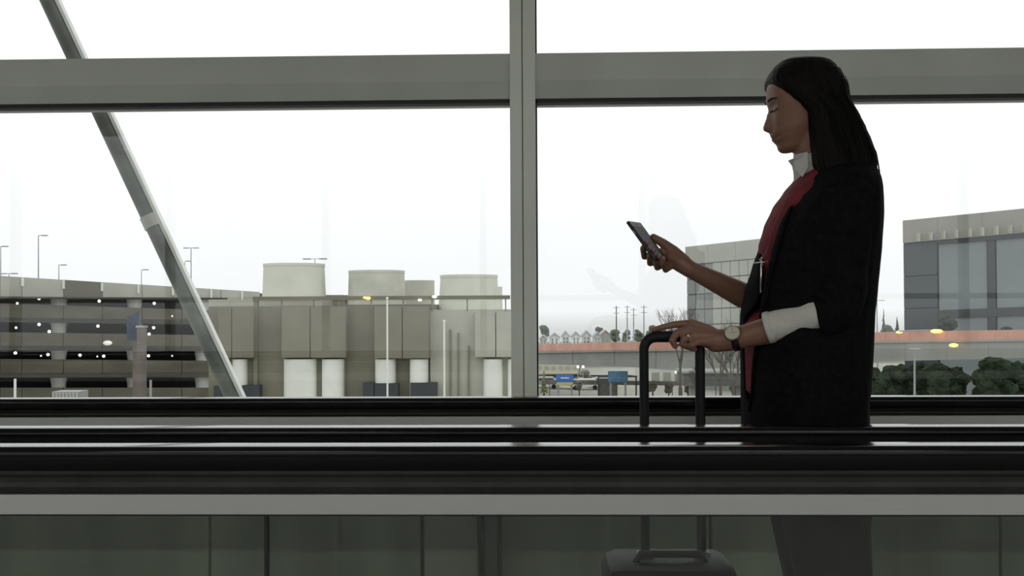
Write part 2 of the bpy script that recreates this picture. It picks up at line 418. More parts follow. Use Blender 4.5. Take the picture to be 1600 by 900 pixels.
# crossing ramp box right of the garage with dark opening
# lamp posts on the roof deck
def lamp_post(px, ytop, ybase, d, arm, label, r=.06, double=False, name='lamp_post', mcol=None):
    t0 = G(px, ytop, d); b0 = G(px, ybase, d)
    t = thing(name, (b0.x, d, b0.z), label, 'street lamp')
    m_ = mcol or M_steel
    MB().tube([b0, t0], [r, r * .7], 10).build('pole', m_, t, autos=40)
    x0, x1 = (t0.x - (abs(arm) if double else 0), t0.x + arm)
    MB().tube([(min(x0, t0.x), d, t0.z), (x1, d, t0.z + .02)], r * .5, 8).build('arm', m_, t, autos=40)
    for xe in ([x1, x0] if double else [x1]):
        MB().box(xe - .28, xe + .28, d - .12, d + .12, t0.z - .05, t0.z + .05, .02).build('lamp_head', m_, t)
    return t
for a in ((60, 368, 436, 101, .55, 'tall single-arm lamp post on the garage roof, tallest at far left', .06),
          (92, 414, 438, 108, .45, 'short single-arm lamp post on the garage roof, right of the tall one', .05),
          (1, 385, 436, 101, .4, 'lamp post on the garage roof at the left picture edge', .05),
          (221, 421.5, 448, 112, .42, 'small lamp post on the garage roof between tall lamp and steel brace', .045)):
    lamp_post(*a)
lamp_post(298.5, 387.5, 452, 116, .5, 'twin-headed lamp post on the garage roof just right of the steel brace', .06, True)
lamp_post(289, 408, 452, 124, .4, 'thin lamp post on the garage roof, half hidden next to the twin-headed one', .05)
lamp_post(14, 427.5, 446, 103, .5, 'low twin-headed lamp on the garage roof at far left', .05, True)
lamp_post(492, 404.5, 461.3, 84, .6, 'faint twin-headed lamp post behind the left roof stack', .04, True)

# highway sign and brown pylon before the garage
M_blue = mat('blue_sign_paint', (0.03, 0.05, 0.095), .5, 0, .4, 1.5)
M_brown = mat('weathered_brown_steel', (0.16, 0.14, 0.125), .8, 0, .2, 1)
sg = thing('road_sign', (G(205, 620, 70).x, 70, ZG), 'narrow blue sign seen edge-on beside a brown pylon, before the garage', 'sign')
a = G(198, 489, 70); b = G(211, 533, 70.6)
MB().rings([[Vector((a.x, 70, a.z - .25)), Vector((b.x, 71.2, a.z + .1)), Vector((b.x, 71.2, b.z)), Vector((a.x, 70, b.z + .1))],
            [Vector((a.x, 70.12, a.z - .25)), Vector((b.x, 71.32, a.z + .1)), Vector((b.x, 71.32, b.z)), Vector((a.x, 70.12, b.z + .1))]]).build('sign_board', M_blue, sg)
MB().box(b.x - .42, b.x - .05, 71.33, 71.7, ZG, G(205, 492, 70).z).build('post', M_brown, sg)
py_ = thing('pylon', (G(219, 620, 68).x, 68, ZG), 'stout brown pylon standing right of the edge-on blue sign', 'pylon')
a = G(213.5, 512, 68); b = G(225, 512, 68)
MB().box(a.x, b.x, 68, 68.5, ZG, a.z, .03).build('shaft', M_brown, py_)
MB().box(a.x - .04, b.x + .05, 67.95, 68.55, a.z, a.z + .12).build('cap', M_steel, py_)
# thin posts at the bottom left
for px, yt, lab in ((23, 592, 'thin pale post at the bottom left before the garage'), (235, 594, 'thin grey post right of the brown pylon')):
    c = G(px, yt, 62)
    tag(MB().box(c.x - .05, c.x + .05, 62, 62.1, ZG, c.z).build('post', M_steel if px > 100 else M_white), lab, 'post')
a = G(81, 612, 58); b = G(123, 640, 58)
lf = thing('louvred_box', (a.x, 58, ZG), 'pale louvred box top showing at the bottom left edge of the glass', 'box')
MB().box(a.x, b.x, 58.02, 59.2, ZG, a.z).build('housing', M_steel, lf)
for i in range(8):
    xx = lerp(a.x, b.x, (i + .5) / 8)
    MB().box(xx - .04, xx + .04, 57.97, 58.02, a.z - .8, a.z - .06).build('slat', M_concL, lf)

# ------------------------------------------------------------------ utility building with roof stacks (centre)
D = 76.0
ub = thing('utility_building', (G(570, 700, D).x, D, ZG), 'olive concrete utility building with overhanging bays and round roof stacks', 'building')
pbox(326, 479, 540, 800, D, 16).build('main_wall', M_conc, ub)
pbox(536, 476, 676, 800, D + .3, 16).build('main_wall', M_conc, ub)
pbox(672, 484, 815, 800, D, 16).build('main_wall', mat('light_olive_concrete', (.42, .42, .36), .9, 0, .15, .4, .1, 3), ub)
pbox(396, 470, 402, 800, D - .35, .5).build('pilaster', M_conc, ub)
for (x0, x1, yb) in ((341, 361.3, 559), (362.3, 396, 559), (440, 484, 559), (485, 540, 559), (585, 628, 560), (629, 670, 560), (742, 774, 558), (775, 815, 558)):
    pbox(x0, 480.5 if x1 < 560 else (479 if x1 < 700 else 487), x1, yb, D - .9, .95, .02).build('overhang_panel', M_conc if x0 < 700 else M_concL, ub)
for (x0, x1, y1) in ((364, 386, 640), (443, 494, 660), (503, 537, 660), (586, 618, 660), (640, 669, 660), (755, 786, 660), (793, 812, 660)):
    a = G(x0, 561, D - .2); b = G(x1, y1, D - .2); r_ = .35
    mb = MB(); n = 8; pr = []
    for i in range(n + 1): 
        t = PI * i / n; pr.append((lerp(a.x, b.x, .5) - math.cos(t) * (b.x - a.x) / 2, D - math.sin(t) ** .5 * .75))
    mb.rings([[Vector((p[0], p[1], z)) for p in pr + [(b.x, D + .1), (a.x, D + .1)]] for z in (ZG, a.z)])
    mb.build('bay_column', M_white, ub, autos=50)
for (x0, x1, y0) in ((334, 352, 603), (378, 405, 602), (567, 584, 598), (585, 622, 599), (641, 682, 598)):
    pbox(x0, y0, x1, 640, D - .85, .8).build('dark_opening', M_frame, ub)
# pipes and stains as real ducts
for x0, x1, y0 in ((702, 705, 515), (715, 717, 520), (731, 733, 540)):
    pbox(x0, y0, x1, 640, D - .18, .2).build('downpipe', M_conc, ub)
def stack(xl, xr, yt, yb, flare, d, label, mtl, band=None):
    a = G(xl, yt, d); b = G(xr, yt, d); zb = G(xl, yb, d).z; r = (b.x - a.x) / 2; h = a.z - zb
    c = ((a.x + b.x) / 2, d + r, 0)
    s_ = MB().lathe(c, [(r * (1 + flare), zb), (r * (1 + flare * .75), zb + h * .15), (r * (1 + flare * .35), zb + h * .45), (r * 1.01, zb + h * .8), (r, a.z), (r * .93, a.z), (r * .93, a.z - .5)], 40).build('roof_stack', mtl, ub, autos=40, label=label)
    MB().lathe(c, [(r * 1.012, a.z - .2), (r * 1.02, a.z - .08), (r * 1.012, a.z + .01), (r * .95, a.z + .01)], 40, cap=False).build('rim', mtl, s_, autos=40)
    return s_
M_stk = mat('stack_shell', (0.60, 0.62, 0.53), .8, 0, .08, .5)
M_stk2 = mat('stack_shell_olive', (0.50, 0.51, 0.43), .8, 0, .15, .6)
stack(401, 497, 411, 480, .075, D + 2, 'leftmost and widest pale round stack', M_stk)
stack(538, 626, 422, 480, .06, D + 3, 'middle round stack', M_stk2)
stack(626, 676, 438, 480, .03, D + 9, 'low round stack behind the middle one', M_stk2)
stack(684, 775, 429, 488, .10, D + 3, 'right round stack next to the mullion', M_stk)
stack(752, 784, 448, 488, .06, D + 8, 'small stack behind the right one', M_stk)
pbox(326, 468, 503, 480, D + 1.0, 12).build('roof_curb', M_concL, ub)
pbox(500, 461, 540, 478, D + 5, 9).build('roof_house', M_conc, ub)
pbox(395, 463.5, 797, 467.5, D - .1, .15).build('roof_rail', M_conc, ub)
for px in (398, 440, 490, 530, 580, 630, 675, 730, 790):
    a = G(px, 466, D); MB().box(a.x - .04, a.x + .04, D - .05, D + .05, G(px, 486, D).z, a.z).build('rail_post', M_conc, ub)
for px, py, m_, r_ in ((540, 459, M_lampW, .10), (575, 466, M_glowA, .13), (570, 465, M_glowA, .09), (656, 469, M_lampW, .10), (679, 463.5, M_lampW, .12)):
    a = G(px, py, D - .25); MB().ball(a, r_, (1.4, 1, .8), 2).build('roof_lamp', m_, ub, smooth=True, label='small amber lamp' if m_ is M_glowA else None)
for px, yt, lab, dd_ in ((605, 466, 'slim pale pole before the utility building below the low stack', 60), (694, 502, 'slim white pole before the utility building near the mullion', 58)):
    c = G(px, yt, dd_)
    po = thing('pole', (c.x, dd_, ZG), lab, 'pole')
    MB().tube([(c.x, dd_, ZG), (c.x, dd_, c.z)], [.055, .045], 10).build('shaft', M_white, po, autos=40)
    MB().ball((c.x, dd_, c.z), .08, sub=1).build('cap', M_white, po)

# ------------------------------------------------------------------ flyover with orange barrier (right window)
fl = thing('flyover', (G(1100, 600, 120).x, 120, ZG), 'grey concrete flyover with orange barrier crossing the right window', 'bridge')
F = [(700, 165, 541, 552, 570), (840, 150, 538, 549, 569), (960, 136, 535, 547, 572), (1100, 122, 531, 545, 581), (1230, 108, 525, 539, 574), (1370, 95, 519, 533, 565), (1490, 84, 517, 532, 562), (1620, 75, 515, 530, 559), (1760, 68, 513, 528, 557)]
M_or = mat('orange_barrier', (0.58, 0.31, 0.235), .8, 0, .12, .5)
M_gird = mat('flyover_concrete', (0.30, 0.31, 0.29), .9, 0, .12, .25)
def fpt(px):
    for a, b in zip(F, F[1:]):
        if px <= b[0]:
            t = (px - a[0]) / (b[0] - a[0]); return [lerp(a[i], b[i], t) for i in range(5)]
    return list(F[-1])
step = 19
px = 700
while px < 1740:
    r0 = fpt(px); r1 = fpt(px + step)
    def q(r, y, dy=0): return G(r[0], y, r[1]) + Vector((0, dy, 0))
    g = .25
    r0b = fpt(px + g); r1b = fpt(px + step - g)
    MB().rings([[q(r0b, r0b[2]), q(r1b, r1b[2]), q(r1b, r1b[3]), q(r0b, r0b[3])], [q(r0b, r0b[2], .25), q(r1b, r1b[2], .25), q(r1b, r1b[3], .25), q(r0b, r0b[3], .25)]]).build('barrier_panel', M_or, fl)
    px += step
px = 700
while px < 1740:
    r0 = fpt(px + .3); r1 = fpt(min(1759, px + 64.7))
    f_ = lambda r, y, dy: G(r[0], y, r[1]) + Vector((0, dy, 0))
    MB().rings([[f_(r, r[3], -.5), f_(r, r[3] + 2.5, -.5), f_(r, r[3] + 3, 0), f_(r, r[4], .1), f_(r, r[4], 7), f_(r, r[3], 8)] for r in (r0, r1)]).build('girder_segment', M_gird, fl)
    px += 65
for px in (720, 1290, 1680):
    r = fpt(px); c = G(px, r[4], r[1]); 
    MB().lathe((c.x, c.y + 3.5, 0), [(.9, ZG), (.9, c.z - 1), (1.6, c.z + .1)], 16).build('pier', M_gird, fl, autos=40)
for px, py in ((1405, 519), (1461, 517.5), (1466, 517.5), (1490, 539.5)):  # amber reflections of interior lights, built as glowing balls at the flyover
    r = fpt(px); p = G(px, py, r[1] - .7)
    MB().ball(p, .26 if px != 1405 else .2, (1.3, .5, .55), 2).build('amber_glow', M_glowA, fl, smooth=True, label='amber reflection of an interior light')
a = G(1405, 517.5, fpt(1430)[1] - .6); b = G(1464, 516, fpt(1430)[1] - .6)
MB().tube([a, b], .06, 8).build('glow_bar', M_steel, fl)  # bar added between two of the amber reflections

# ------------------------------------------------------------------ glass office block far right
ob = thing('office_block', (G(1500, 560, 92).x, 92, ZG), 'large dark glass office block with grey parapet at the right edge', 'building')
def oy(px): return lerp(100, 96, (px - 1411) / 189.0)
def opt(px, frac):
    """point on the facade, frac of the way from the roof line to the ground"""
    y = oy(px); top = G(px, lerp(345, 326, (px - 1411) / 189.), y); bot = G(px, 600, y)
    return Vector((top.x, y, lerp(top.z, ZG, frac)))
def oface(x0, x1, f0, f1, proud, th, name, m, **k):
    v = [opt(x0, f0), opt(x1, f0), opt(x1, f1), opt(x0, f1)]
    n = Vector((-.82, -1, 0)).normalized() ; n = (opt(1600, 0) - opt(1411, 0)); n = Vector((n.y, -n.x, 0)).normalized()
    if n.y > 0: n = -n
    return MB().rings([[p + n * proud for p in v], [p + n * (proud - th) for p in v]]).build(name, m, ob, **k)
M_para = mat('grey_parapet', (0.30, 0.295, 0.265), .9, 0, .1, .3)
oface(1411, 1760, .055, 1, -.35, 14, 'core', M_frame)
for i, (xa, xb) in enumerate(((1411, 1465), (1465.3, 1535), (1535.3, 1610), (1610.3, 1690), (1690.3, 1760))):
    oface(xa, xb, 0, .105, .25, .9, 'parapet_panel', M_para)
for xa, xb in ((1411, 1464),):
    for f0, f1 in ((.108, .26), (.264, .41), (.414, .56), (.564, .72), (.724, 1)):
        oface(xa, xb - .5, f0, f1, 0, .3, 'side_panel', M_dkglass)
for xa, xb in ((1466, 1541), (1556, 1640), (1654, 1740)):
    for f0, f1 in ((.125, .425), (.462, .95)):
        oface(xa, xb, f0, f1, -.02, .3, 'window_pane', M_ltglass)
oface(1464, 1760, .105, .124, .12, .3, 'facade_rail', M_frame)
oface(1464, 1760, .426, .461, .12, .3, 'facade_rail', M_frame)
for xa in (1542, 1641): oface(xa, xa + 12, .125, .95, .15, .35, 'facade_post', M_frame)
for xl in (1431, 1450, 1470, 1490, 1511, 1530, 1552, 1573, 1595):  # small pale blocks imitate reflected ceiling lights over the parapet
    p = opt(xl, .085); MB().box(p.x - .06, p.x + .06, p.y - .9, p.y - .25, p.z - .35, p.z + .35).build('office_reflection_mark', M_concL, ob)

# pale tower behind the phone hand
tb = thing('concrete_tower', (G(1130, 560, 125).x, 125, ZG), 'pale concrete office tower behind the raised forearm', 'building')
def ty(px): return lerp(158, 153, (px - 1072) / 110.)
def tpt(px, f):
    y = ty(px); top = G(px, lerp(386, 374, (px - 1072) / 110.), y); return Vector((top.x, y, lerp(top.z, ZG, f)))
def tface(x0, x1, f0, f1, proud, th, name, m):
    v = [tpt(x0, f0), tpt(x1, f0), tpt(x1, f1), tpt(x0, f1)]
    n = tpt(1180, 0) - tpt(1072, 0); n = Vector((n.y, -n.x, 0)).normalized()
    if n.y > 0: n = -n
    return MB().rings([[p + n * proud for p in v], [p + n * (proud - th) for p in v]]).build(name, m, tb)
M_tw = mat('tower_concrete', (0.40, 0.41, 0.365), .85, 0, .1, .2)
M_twg = mat('tower_glazing', (0.27, 0.29, 0.285), .4, 0, .12, .3)
tface(1072, 1240, .02, 1, -.4, 14, 'core', M_twg)
for xa, xb in ((1072, 1107), (1107.3, 1150), (1150.3, 1195), (1195.3, 1240)): tface(xa, xb, 0, .125, .3, .9, 'parapet_panel', M_tw)
for i in range(12):
    xa = 1073 + i * 13.8
    for j in range(7):
        f0 = .13 + j * .105
        tface(xa, xa + 13.0, f0, f0 + .098, 0 if i < 3 else .25, .5 if i < 3 else .7, 'glazing_panel', M_twg if i < 3 else M_tw)

# ------------------------------------------------------------------ trees, houses and poles
def blob_tree(px, ytop, ybot, d, wpx, m, label, conifer=False, name='tree', trunk=True, zb=None, group='background trees', nb=16):
    t0 = G(px, ytop, d); b0 = G(px, ybot, d); h = t0.z - b0.z; w_ = wpx / FPX * d
    zb = b0.z if zb is None else zb
    t = thing(name, (b0.x, d, zb), label, 'tree', group)
    mb = MB(); rnd = random.Random(int(px * 7 + ytop))
    if conifer:
        n = 7; 
        for i in range(n):
            z = b0.z + h * (.12 + .88 * i / n); r = w_ * .5 * (1 - i / n) + .05
            mb.lathe((b0.x + rnd.uniform(-.04, .04) * w_, d, z), [(r, 0), (r * .6, h / n * .7), (.02, h / n * 1.7)], 9)
    else:
        for i in range(nb):
            a = rnd.uniform(0, 2 * PI); rr = w_ * .32 * math.sqrt(rnd.random()); zz = rnd.uniform(.3, .82) if nb < 20 else rnd.uniform(.06, .90)
            mb.ball((b0.x + rr * math.cos(a), d + rr * math.sin(a), b0.z + h * zz), min(w_, h) * rnd.uniform(.18, .30), (1.1, 1, .9), 3)
    for v in mb.b.verts:
        nn = noise.noise_vector(v.co * (3.0 / max(w_, .5)) * 2.2) + noise.noise_vector(v.co * (3. / max(w_, .5)) * 7) * .9 + noise.noise_vector(v.co * (3. / max(w_, .5)) * 17) * .7
        v.co += nn * w_ * .06
    mb.build('crown', m, t)
    if trunk:
        MB().tube([(b0.x, d, zb), (b0.x, d, b0.z + h * .5)], [w_ * .05 + .06, w_ * .03 + .03], 8).build('trunk', M_bark, t, autos=40)
    return t
# low hill that carries houses beyond the flyover
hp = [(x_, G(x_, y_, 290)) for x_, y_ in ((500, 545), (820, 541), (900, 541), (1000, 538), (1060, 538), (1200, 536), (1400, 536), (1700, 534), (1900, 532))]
struct(MB().rings([[Vector((p.x, 235, ZG)), Vector((p.x, 290, p.z)), Vector((p.x, 330, p.z)), Vector((p.x, 350, ZG))] for _, p in hp]), 'trim_hill', mat('hazy_hill', (.22, .24, .19), .95, 0, .3, .05))  # hill colour has the distance haze painted in
M_hw = mat('house_white', (.88, .89, .87), .8, 0, .05, 1); M_hg = mat('house_grey', (.62, .63, .62), .8, 0, .05, 1); M_hr = mat('house_roof', (.45, .46, .47), .9, 0, .1, 1); M_hb = mat('house_brown', (.42, .38, .34), .9, 0, .1, 1)
M_win = mat('house_window', (.32, .34, .36), .3)
def house(px0, px1, ytop, d, wm, label):
    a = G(px0, ytop, d); b = G(px1, ytop, d); w_ = b.x - a.x; zb = G(px0, 543, d).z; H = a.z - zb; ze = zb + H * .68
    t = thing('house', ((a.x + b.x) / 2, d, zb), label, 'house', 'row of houses on the far hill')
    MB().box(a.x + .2, b.x - .2, d, d + 9, zb, ze).build('wall', wm, t)
    cx = (a.x + b.x) / 2
    MB().rings([[Vector((a.x + .3, y, ze)), Vector((b.x - .3, y, ze)), Vector((cx, y, a.z - .25))] for y in (d - .02, d + 9)]).build('gable', wm, t)
    for q0, q1 in ((a.x, cx), (b.x, cx)):
        MB().rings([[Vector((q0, y, ze)), Vector((q0, y, ze - .25)), Vector((q1, y, a.z - .25)), Vector((q1, y, a.z))] for y in (d - .5, d + 9.5)]).build('roof', M_hr, t)
    for i in range(2):
        for j in range(2):
            xx = lerp(a.x, b.x, (i + 1) / 3.); zz = zb + (ze - zb) * (.55 + .3 * j) - .2
            MB().box(xx - .22, xx + .22, d - .06, d + .05, zz - .3, zz + .3).build('window', M_win, t)
for (p0_, p1_, yt, d, m_, lb) in ((842, 856, 523, 285, M_hg, 'grey gabled house nearest the window mullion'), (857, 876, 520, 290, M_hw, 'white gabled house second from the mullion'), (877, 891, 517, 300, M_hw, 'tall white gabled house above the blue sign'),
                       (892, 908, 518, 290, M_hw, 'white gabled house right of the tallest white one'), (909, 924, 516, 298, M_hw, 'broad white gabled house mid-row'), (927, 940, 518, 290, M_hg, 'grey gabled house before the brown one'), (936, 956, 515, 304, M_hb, 'brownish gabled house at the right end of the row')):
    house(p0_, p1_, yt, d, m_, lb)
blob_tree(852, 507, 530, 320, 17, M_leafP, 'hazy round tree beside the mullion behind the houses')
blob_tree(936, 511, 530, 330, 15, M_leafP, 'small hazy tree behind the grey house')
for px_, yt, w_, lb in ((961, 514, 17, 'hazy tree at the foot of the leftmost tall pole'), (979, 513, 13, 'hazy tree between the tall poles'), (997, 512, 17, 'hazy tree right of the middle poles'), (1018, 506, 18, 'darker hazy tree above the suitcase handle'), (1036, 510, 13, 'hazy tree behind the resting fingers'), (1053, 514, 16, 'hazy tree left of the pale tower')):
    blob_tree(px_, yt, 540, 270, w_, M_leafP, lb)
for px_, yt, w_, lb in ((1381, 489, 9, 'slim pointed conifer right of the black jacket'), (1402, 500, 13, 'pointed conifer left of the office block')):
    blob_tree(px_, yt, 540, 200, w_, mat('hazy_conifer', (.09, .11, .09), .9, 0, .3, .5), lb, True)  # conifer colour paled to carry the haze
blob_tree(1388, 508, 535, 190, 24, M_leafP, 'round bushy tree between the two conifers')
blob_tree(1482, 490, 520, 93, 28, mat('dull_dark_foliage', (.045, .06, .045), .9, 0, .4, .8), 'dark round tree standing before the office block')
blob_tree(1572, 511, 530, 93, 22, MATS['dull_dark_foliage'], 'low dark tree before the office block at the right edge')
i = 0
for px_, yt, w_, lb in ((1372, 566, 42, 'first dark leafy tree under the flyover, beside the jacket'), (1402, 566, 44, 'second dark leafy tree under the flyover from the jacket'), (1432, 565, 46, 'dark leafy tree left of the thin lamp pole below the flyover'), (1462, 563, 50, 'dark leafy tree under the amber reflection'),
                        (1490, 566, 40, 'dark leafy tree right of the amber reflection'), (1550, 560, 56, 'tall dark leafy tree below the flyover near the right edge'), (1592, 563, 50, 'dark leafy tree below the flyover at the right picture edge')):
    blob_tree(px_, yt - 6, 740, 62 + (i * 3) % 7, w_ * 1.1, M_leaf, lb, name='tree', group='dark trees under the flyover', zb=ZG, nb=44); i += 1
lamp_post(1429, 546, 640, 60, .001, 'thin pole before the dark bushes under the flyover', .06, name='thin_pole')
for px_, yt, lb in ((963, 478, 'leftmost of the four tall utility poles'), (980, 477, 'second of the four tall utility poles from the left'), (990, 481, 'third of the four tall utility poles, slightly shorter'), (1006, 477, 'rightmost of the four tall utility poles')):
    a = G(px_, yt, 215); b = G(px_, 545, 215)
    t = thing('utility_pole', (b.x, 215, ZG), lb, 'pole', 'utility poles beyond the flyover')
    MB().tube([(b.x, 215, ZG), a], [.16, .09], 8).build('shaft', M_bark if px_ % 2 else M_steel, t)
    for dz in (.4, 1.4): MB().box(a.x - .6, a.x + .6, 214.95, 215.05, a.z - dz, a.z - dz + .1).build('crossarm', M_steel, t)
a = G(1370, 465, 180); t = thing('utility_pole', (a.x, 180, ZG), 'faint tall pole just right of the black jacket', 'pole')
MB().tube([(a.x, 180, ZG), a], [.14, .08], 8).build('shaft', M_steel, t); MB().box(a.x - 1.2, a.x + 1.2, 179.9, 180, a.z - .5, a.z - .4).build('crossarm', M_steel, t)

# bare trees by the flyover
def bare_tree(px, ytop, d, label, seed, spread=.5):
    a = G(px, ytop, d); t = thing('bare_tree', (a.x, d, ZG), label, 'tree', 'leafless trees by the flyover'); H = a.z - ZG
    rnd = random.Random(seed); mb = MB(); cnt = [0]
    def grow(p, dr, L, r, n):
        q_ = p + dr * L; mb.tube([p, q_], [r, r * .7], 5, cap=False); cnt[0] += 1
        if n == 0: return
        for k_ in range(3 if n > 2 else 2):
            nd = (dr + Vector((rnd.uniform(-1, 1), rnd.uniform(-1, 1), rnd.uniform(-.1, .7))) * spread).normalized()
            grow(p + dr * L * rnd.uniform(.65, 1), nd, L * rnd.uniform(.62, .8), r * .6, n - 1)
    tr = MB().tube([(a.x, d, ZG), (a.x, d, ZG + H * .35)], [.22, .17], 8)
    tr.build('trunk', M_bark, t)
    grow(Vector((a.x, d, ZG + H * .33)), Vector((0, 0, 1)), H * .22, .14, 6)
    mb.build('branches', M_bark, t)
for px_, yt, d, lb, sd in ((1062, 468, 100, 'leafless tree left of the pale tower above the hand', 3), (1125, 500, 95, 'leafless tree showing between wrist and suitcase post', 5), (1145, 520, 90, 'leafless tree close to the red top below the watch', 8), (1093, 560, 106, 'small leafless tree behind the right suitcase post', 9)):
    bare_tree(px_, yt, d, lb, sd)

# ---- yard beneath the flyover
M_bs = mat('blue_board', (.05, .19, .55), .5, 0, .1, 1); M_ys = mat('yellow_board', (.62, .52, .12), .5, 0, .1, 1); M_ts = mat('teal_board', (.08, .20, .32), .6, 0, .25, 1.5)
M_beige = mat('beige_wall', (.60, .585, .48), .9, 0, .12, .3)
def pthing(name, x0, y0, x1, y1, d, th, m, label, cat, part='body'):
    a = G((x0 + x1) / 2, y1, d); t = thing(name, (a.x, d, a.z), label, cat)
    pbox(x0, y0, x1, y1, d, th, .02).build(part, m, t); return t
t = pthing('warehouse', 835, 562, 905, 584, 185, 14, M_beige, 'low beige warehouse under the flyover by the mullion', 'building', 'wall')
for i in range(6):
    pbox(840 + i * 11, 572, 846 + i * 11, 577, 184.9, .1).build('window', M_concL, t)
t = pthing('warehouse', 906, 571, 992, 586, 190, 14, M_white, 'long pale warehouse under the flyover between the two signs', 'building', 'wall')
pbox(906, 569.5, 992, 572, 189.7, 14.5).build('roof_edge', M_hb, t)
t = pthing('warehouse', 1014, 573, 1072, 598, 175, 12, M_white, 'white warehouse framed by the suitcase handle', 'building', 'wall')
for i in range(3): pbox(1018 + i * 18, 582, 1030 + i * 18, 597, 174.9, .1).build('roller_door', M_concL, t)
pbox(1013, 571.5, 1073, 574.5, 174.7, 12.6).build('roof_edge', M_hg, t)
for px_, lb in ((903, 'left of the pair of floodlights under the flyover'), (911, 'right of the pair of floodlights under the flyover'), (1056, 'floodlight under the flyover, inside the handle frame'), (1064, 'floodlight under the flyover beside the right handle post')):
    py2 = 573 if px_ < 1000 else 581.5
    a = G(px_, py2, 168); t = thing('floodlight', (a.x, 168, ZG), lb, 'lamp', 'yard floodlights')
    MB().tube([(a.x, 168, ZG), (a.x, 168, a.z - .1)], .07, 8).build('pole', M_steel, t)
    MB().ball((a.x, 167.8, a.z), .2, sub=2).build('lamp_head', M_lampW, t, smooth=True)
def sign(x0, y0, x1, y1, d, m, label, y2=None, m2=None, posts=()):
    a = G((x0 + x1) / 2, y0, d); t = thing('road_sign', (a.x, d, ZG), label, 'sign')
    pbox(x0, y0, x1, y1, d, .2, .02).build('sign_board', m, t)
    if y2: pbox(x0 + 1, y1 + .4, x1 - 1, y2, d, .2, .02).build('lower_board', m2, t, label='yellow lower board')
    for p_ in posts:
        c = G(p_, y0, d + .3); MB().box(c.x - .12, c.x + .12, d + .22, d + .4, ZG, c.z - .1).build('post', M_steel, t)
    return t
s1 = sign(868.5, 586, 896.5, 597, 138, M_bs, 'bright blue road sign with yellow lower board under the flyover', 601.5, M_ys, (872, 893))
pbox(876, 590, 889, 591.6, 137.9, .1).build('lettering_bar', M_hw, s1)
s2 = sign(950, 580, 981, 597, 136, M_ts, 'teal road sign on a dark gantry, left of the suitcase handle', posts=(954, 977))
gt = thing('gantry', (G(965, 600, 134).x, 137, ZG), 'dark steel gantry frame carrying the teal sign', 'gantry')
for x0 in (934, 993):
    pbox(x0, 588, x0 + 2.4, 640, 137, .35).build('post', M_frame, gt)
pbox(934, 587.5, 995.5, 589.5, 137, .35).build('beam', M_frame, gt)
pbox(934, 600, 965, 640, 137.5, .3).build('mesh_panel', mat('dull_mesh', (.17, .165, .145), .9, 0, .3, 2), gt)
# long dark guard wall and road vehicles
gw = thing('guard_wall', (G(1000, 600, 142).x, 142, ZG), 'low dark road wall running across under the flyover', 'wall')
x_ = 850
while x_ < 1150:
    y0_ = lerp(594, 597, (x_ - 850) / 300.)
    pbox(x_ + .2, y0_, x_ + 19.8, y0_ + 6.5, 142, .5).build('wall_panel', mat('wall_brown', (.17, .16, .14), .9, 0, .2, .8), gw); x_ += 20
for px_ in (858, 905, 946, 1005, 1050, 1118):
    pbox(px_, 598, px_ + 1.4, 640, 142.1, .3).build('post', M_bark, gw)
t = pthing('viaduct', 1068, 583, 1165, 603, 110, 6, mat('viaduct_grey', (.15, .155, .15), .9, 0, .15, .5), 'dark grey lower viaduct passing behind the right handle post', 'bridge', 'girder')
pbox(1066, 581, 1165, 583.5, 109.7, 6.5).build('parapet', M_gird, t)
for px_ in (1080, 1150): pbox(px_, 603, px_ + 8, 640, 111, 2).build('pier', M_gird, t)
def car(px, py, d, m, label, L=4.3, cat='car', van=False):
    c = G(px, py, d); x = c.x; t = thing('van' if van else 'car', (x, d, ZG), label, cat)
    H = 2.2 if van else 1.42
    pr = [(-L / 2, .35), (-L / 2, .85), (-L * .32, .95), (-L * .2, H), (L * .25, H), (L * .4, .95 if not van else H * .9), (L / 2, .8), (L / 2, .35)]
    MB().rings([[Vector((x + p[0], y, ZG + .06 + p[1])) for p in pr] for y in (d, d + 1.8)]).build('body', m, t)
    MB().box(x - L * .2, x + L * .26, d - .02, d + 1.82, ZG + 1.02, ZG + H - .12).build('side_window', M_frame, t)
    for sx in (-.3, .3):
        for yy_ in (d - .02, d + 1.62):
            MB().tube([(x + sx * L, yy_, ZG + .36), (x + sx * L, yy_ + .2, ZG + .36)], .32, 14).build('wheel', M_gask, t)
M_car = mat('car_white', (.75, .76, .75), .3); M_carS = mat('car_silver', (.45, .46, .47), .3)
for px_, d, m_, lb in ((880, 160, M_car, 'white car parked below the blue sign'), (915, 158, M_car, 'white car parked right of the blue sign'), (942, 162, M_carS, 'silver car parked left of the gantry'), (852, 163, M_carS, 'silver car parked beside the mullion')):
    car(px_, 610, d, m_, lb)
blob_tree(850, 583, 618, 132, 13, mat('olive_foliage', (.16, .18, .09), .9, 0, .35, 1), 'small olive conifer beside the mullion', True)
for px_, yt, w_, lb in ((905, 589, 10, 'brownish shrub right of the blue sign'), (917, 568, 16, 'dull shrub under the flyover above the floodlights'), (1020, 592, 14, 'brown shrub inside the handle frame left side'), (1045, 594, 14, 'brown shrub inside the handle frame centre'), (1075, 585, 14, 'dark shrub left of the right handle post'), (1148, 596, 16, 'dull shrub below the watch strap')):
    blob_tree(px_, yt, 622, 134 if px_ != 917 else 170, w_, mat('winter_shrub', (.19, .18, .14), .95, 0, .3, 1), lb, name='shrub', group='winter shrubs in the yard')

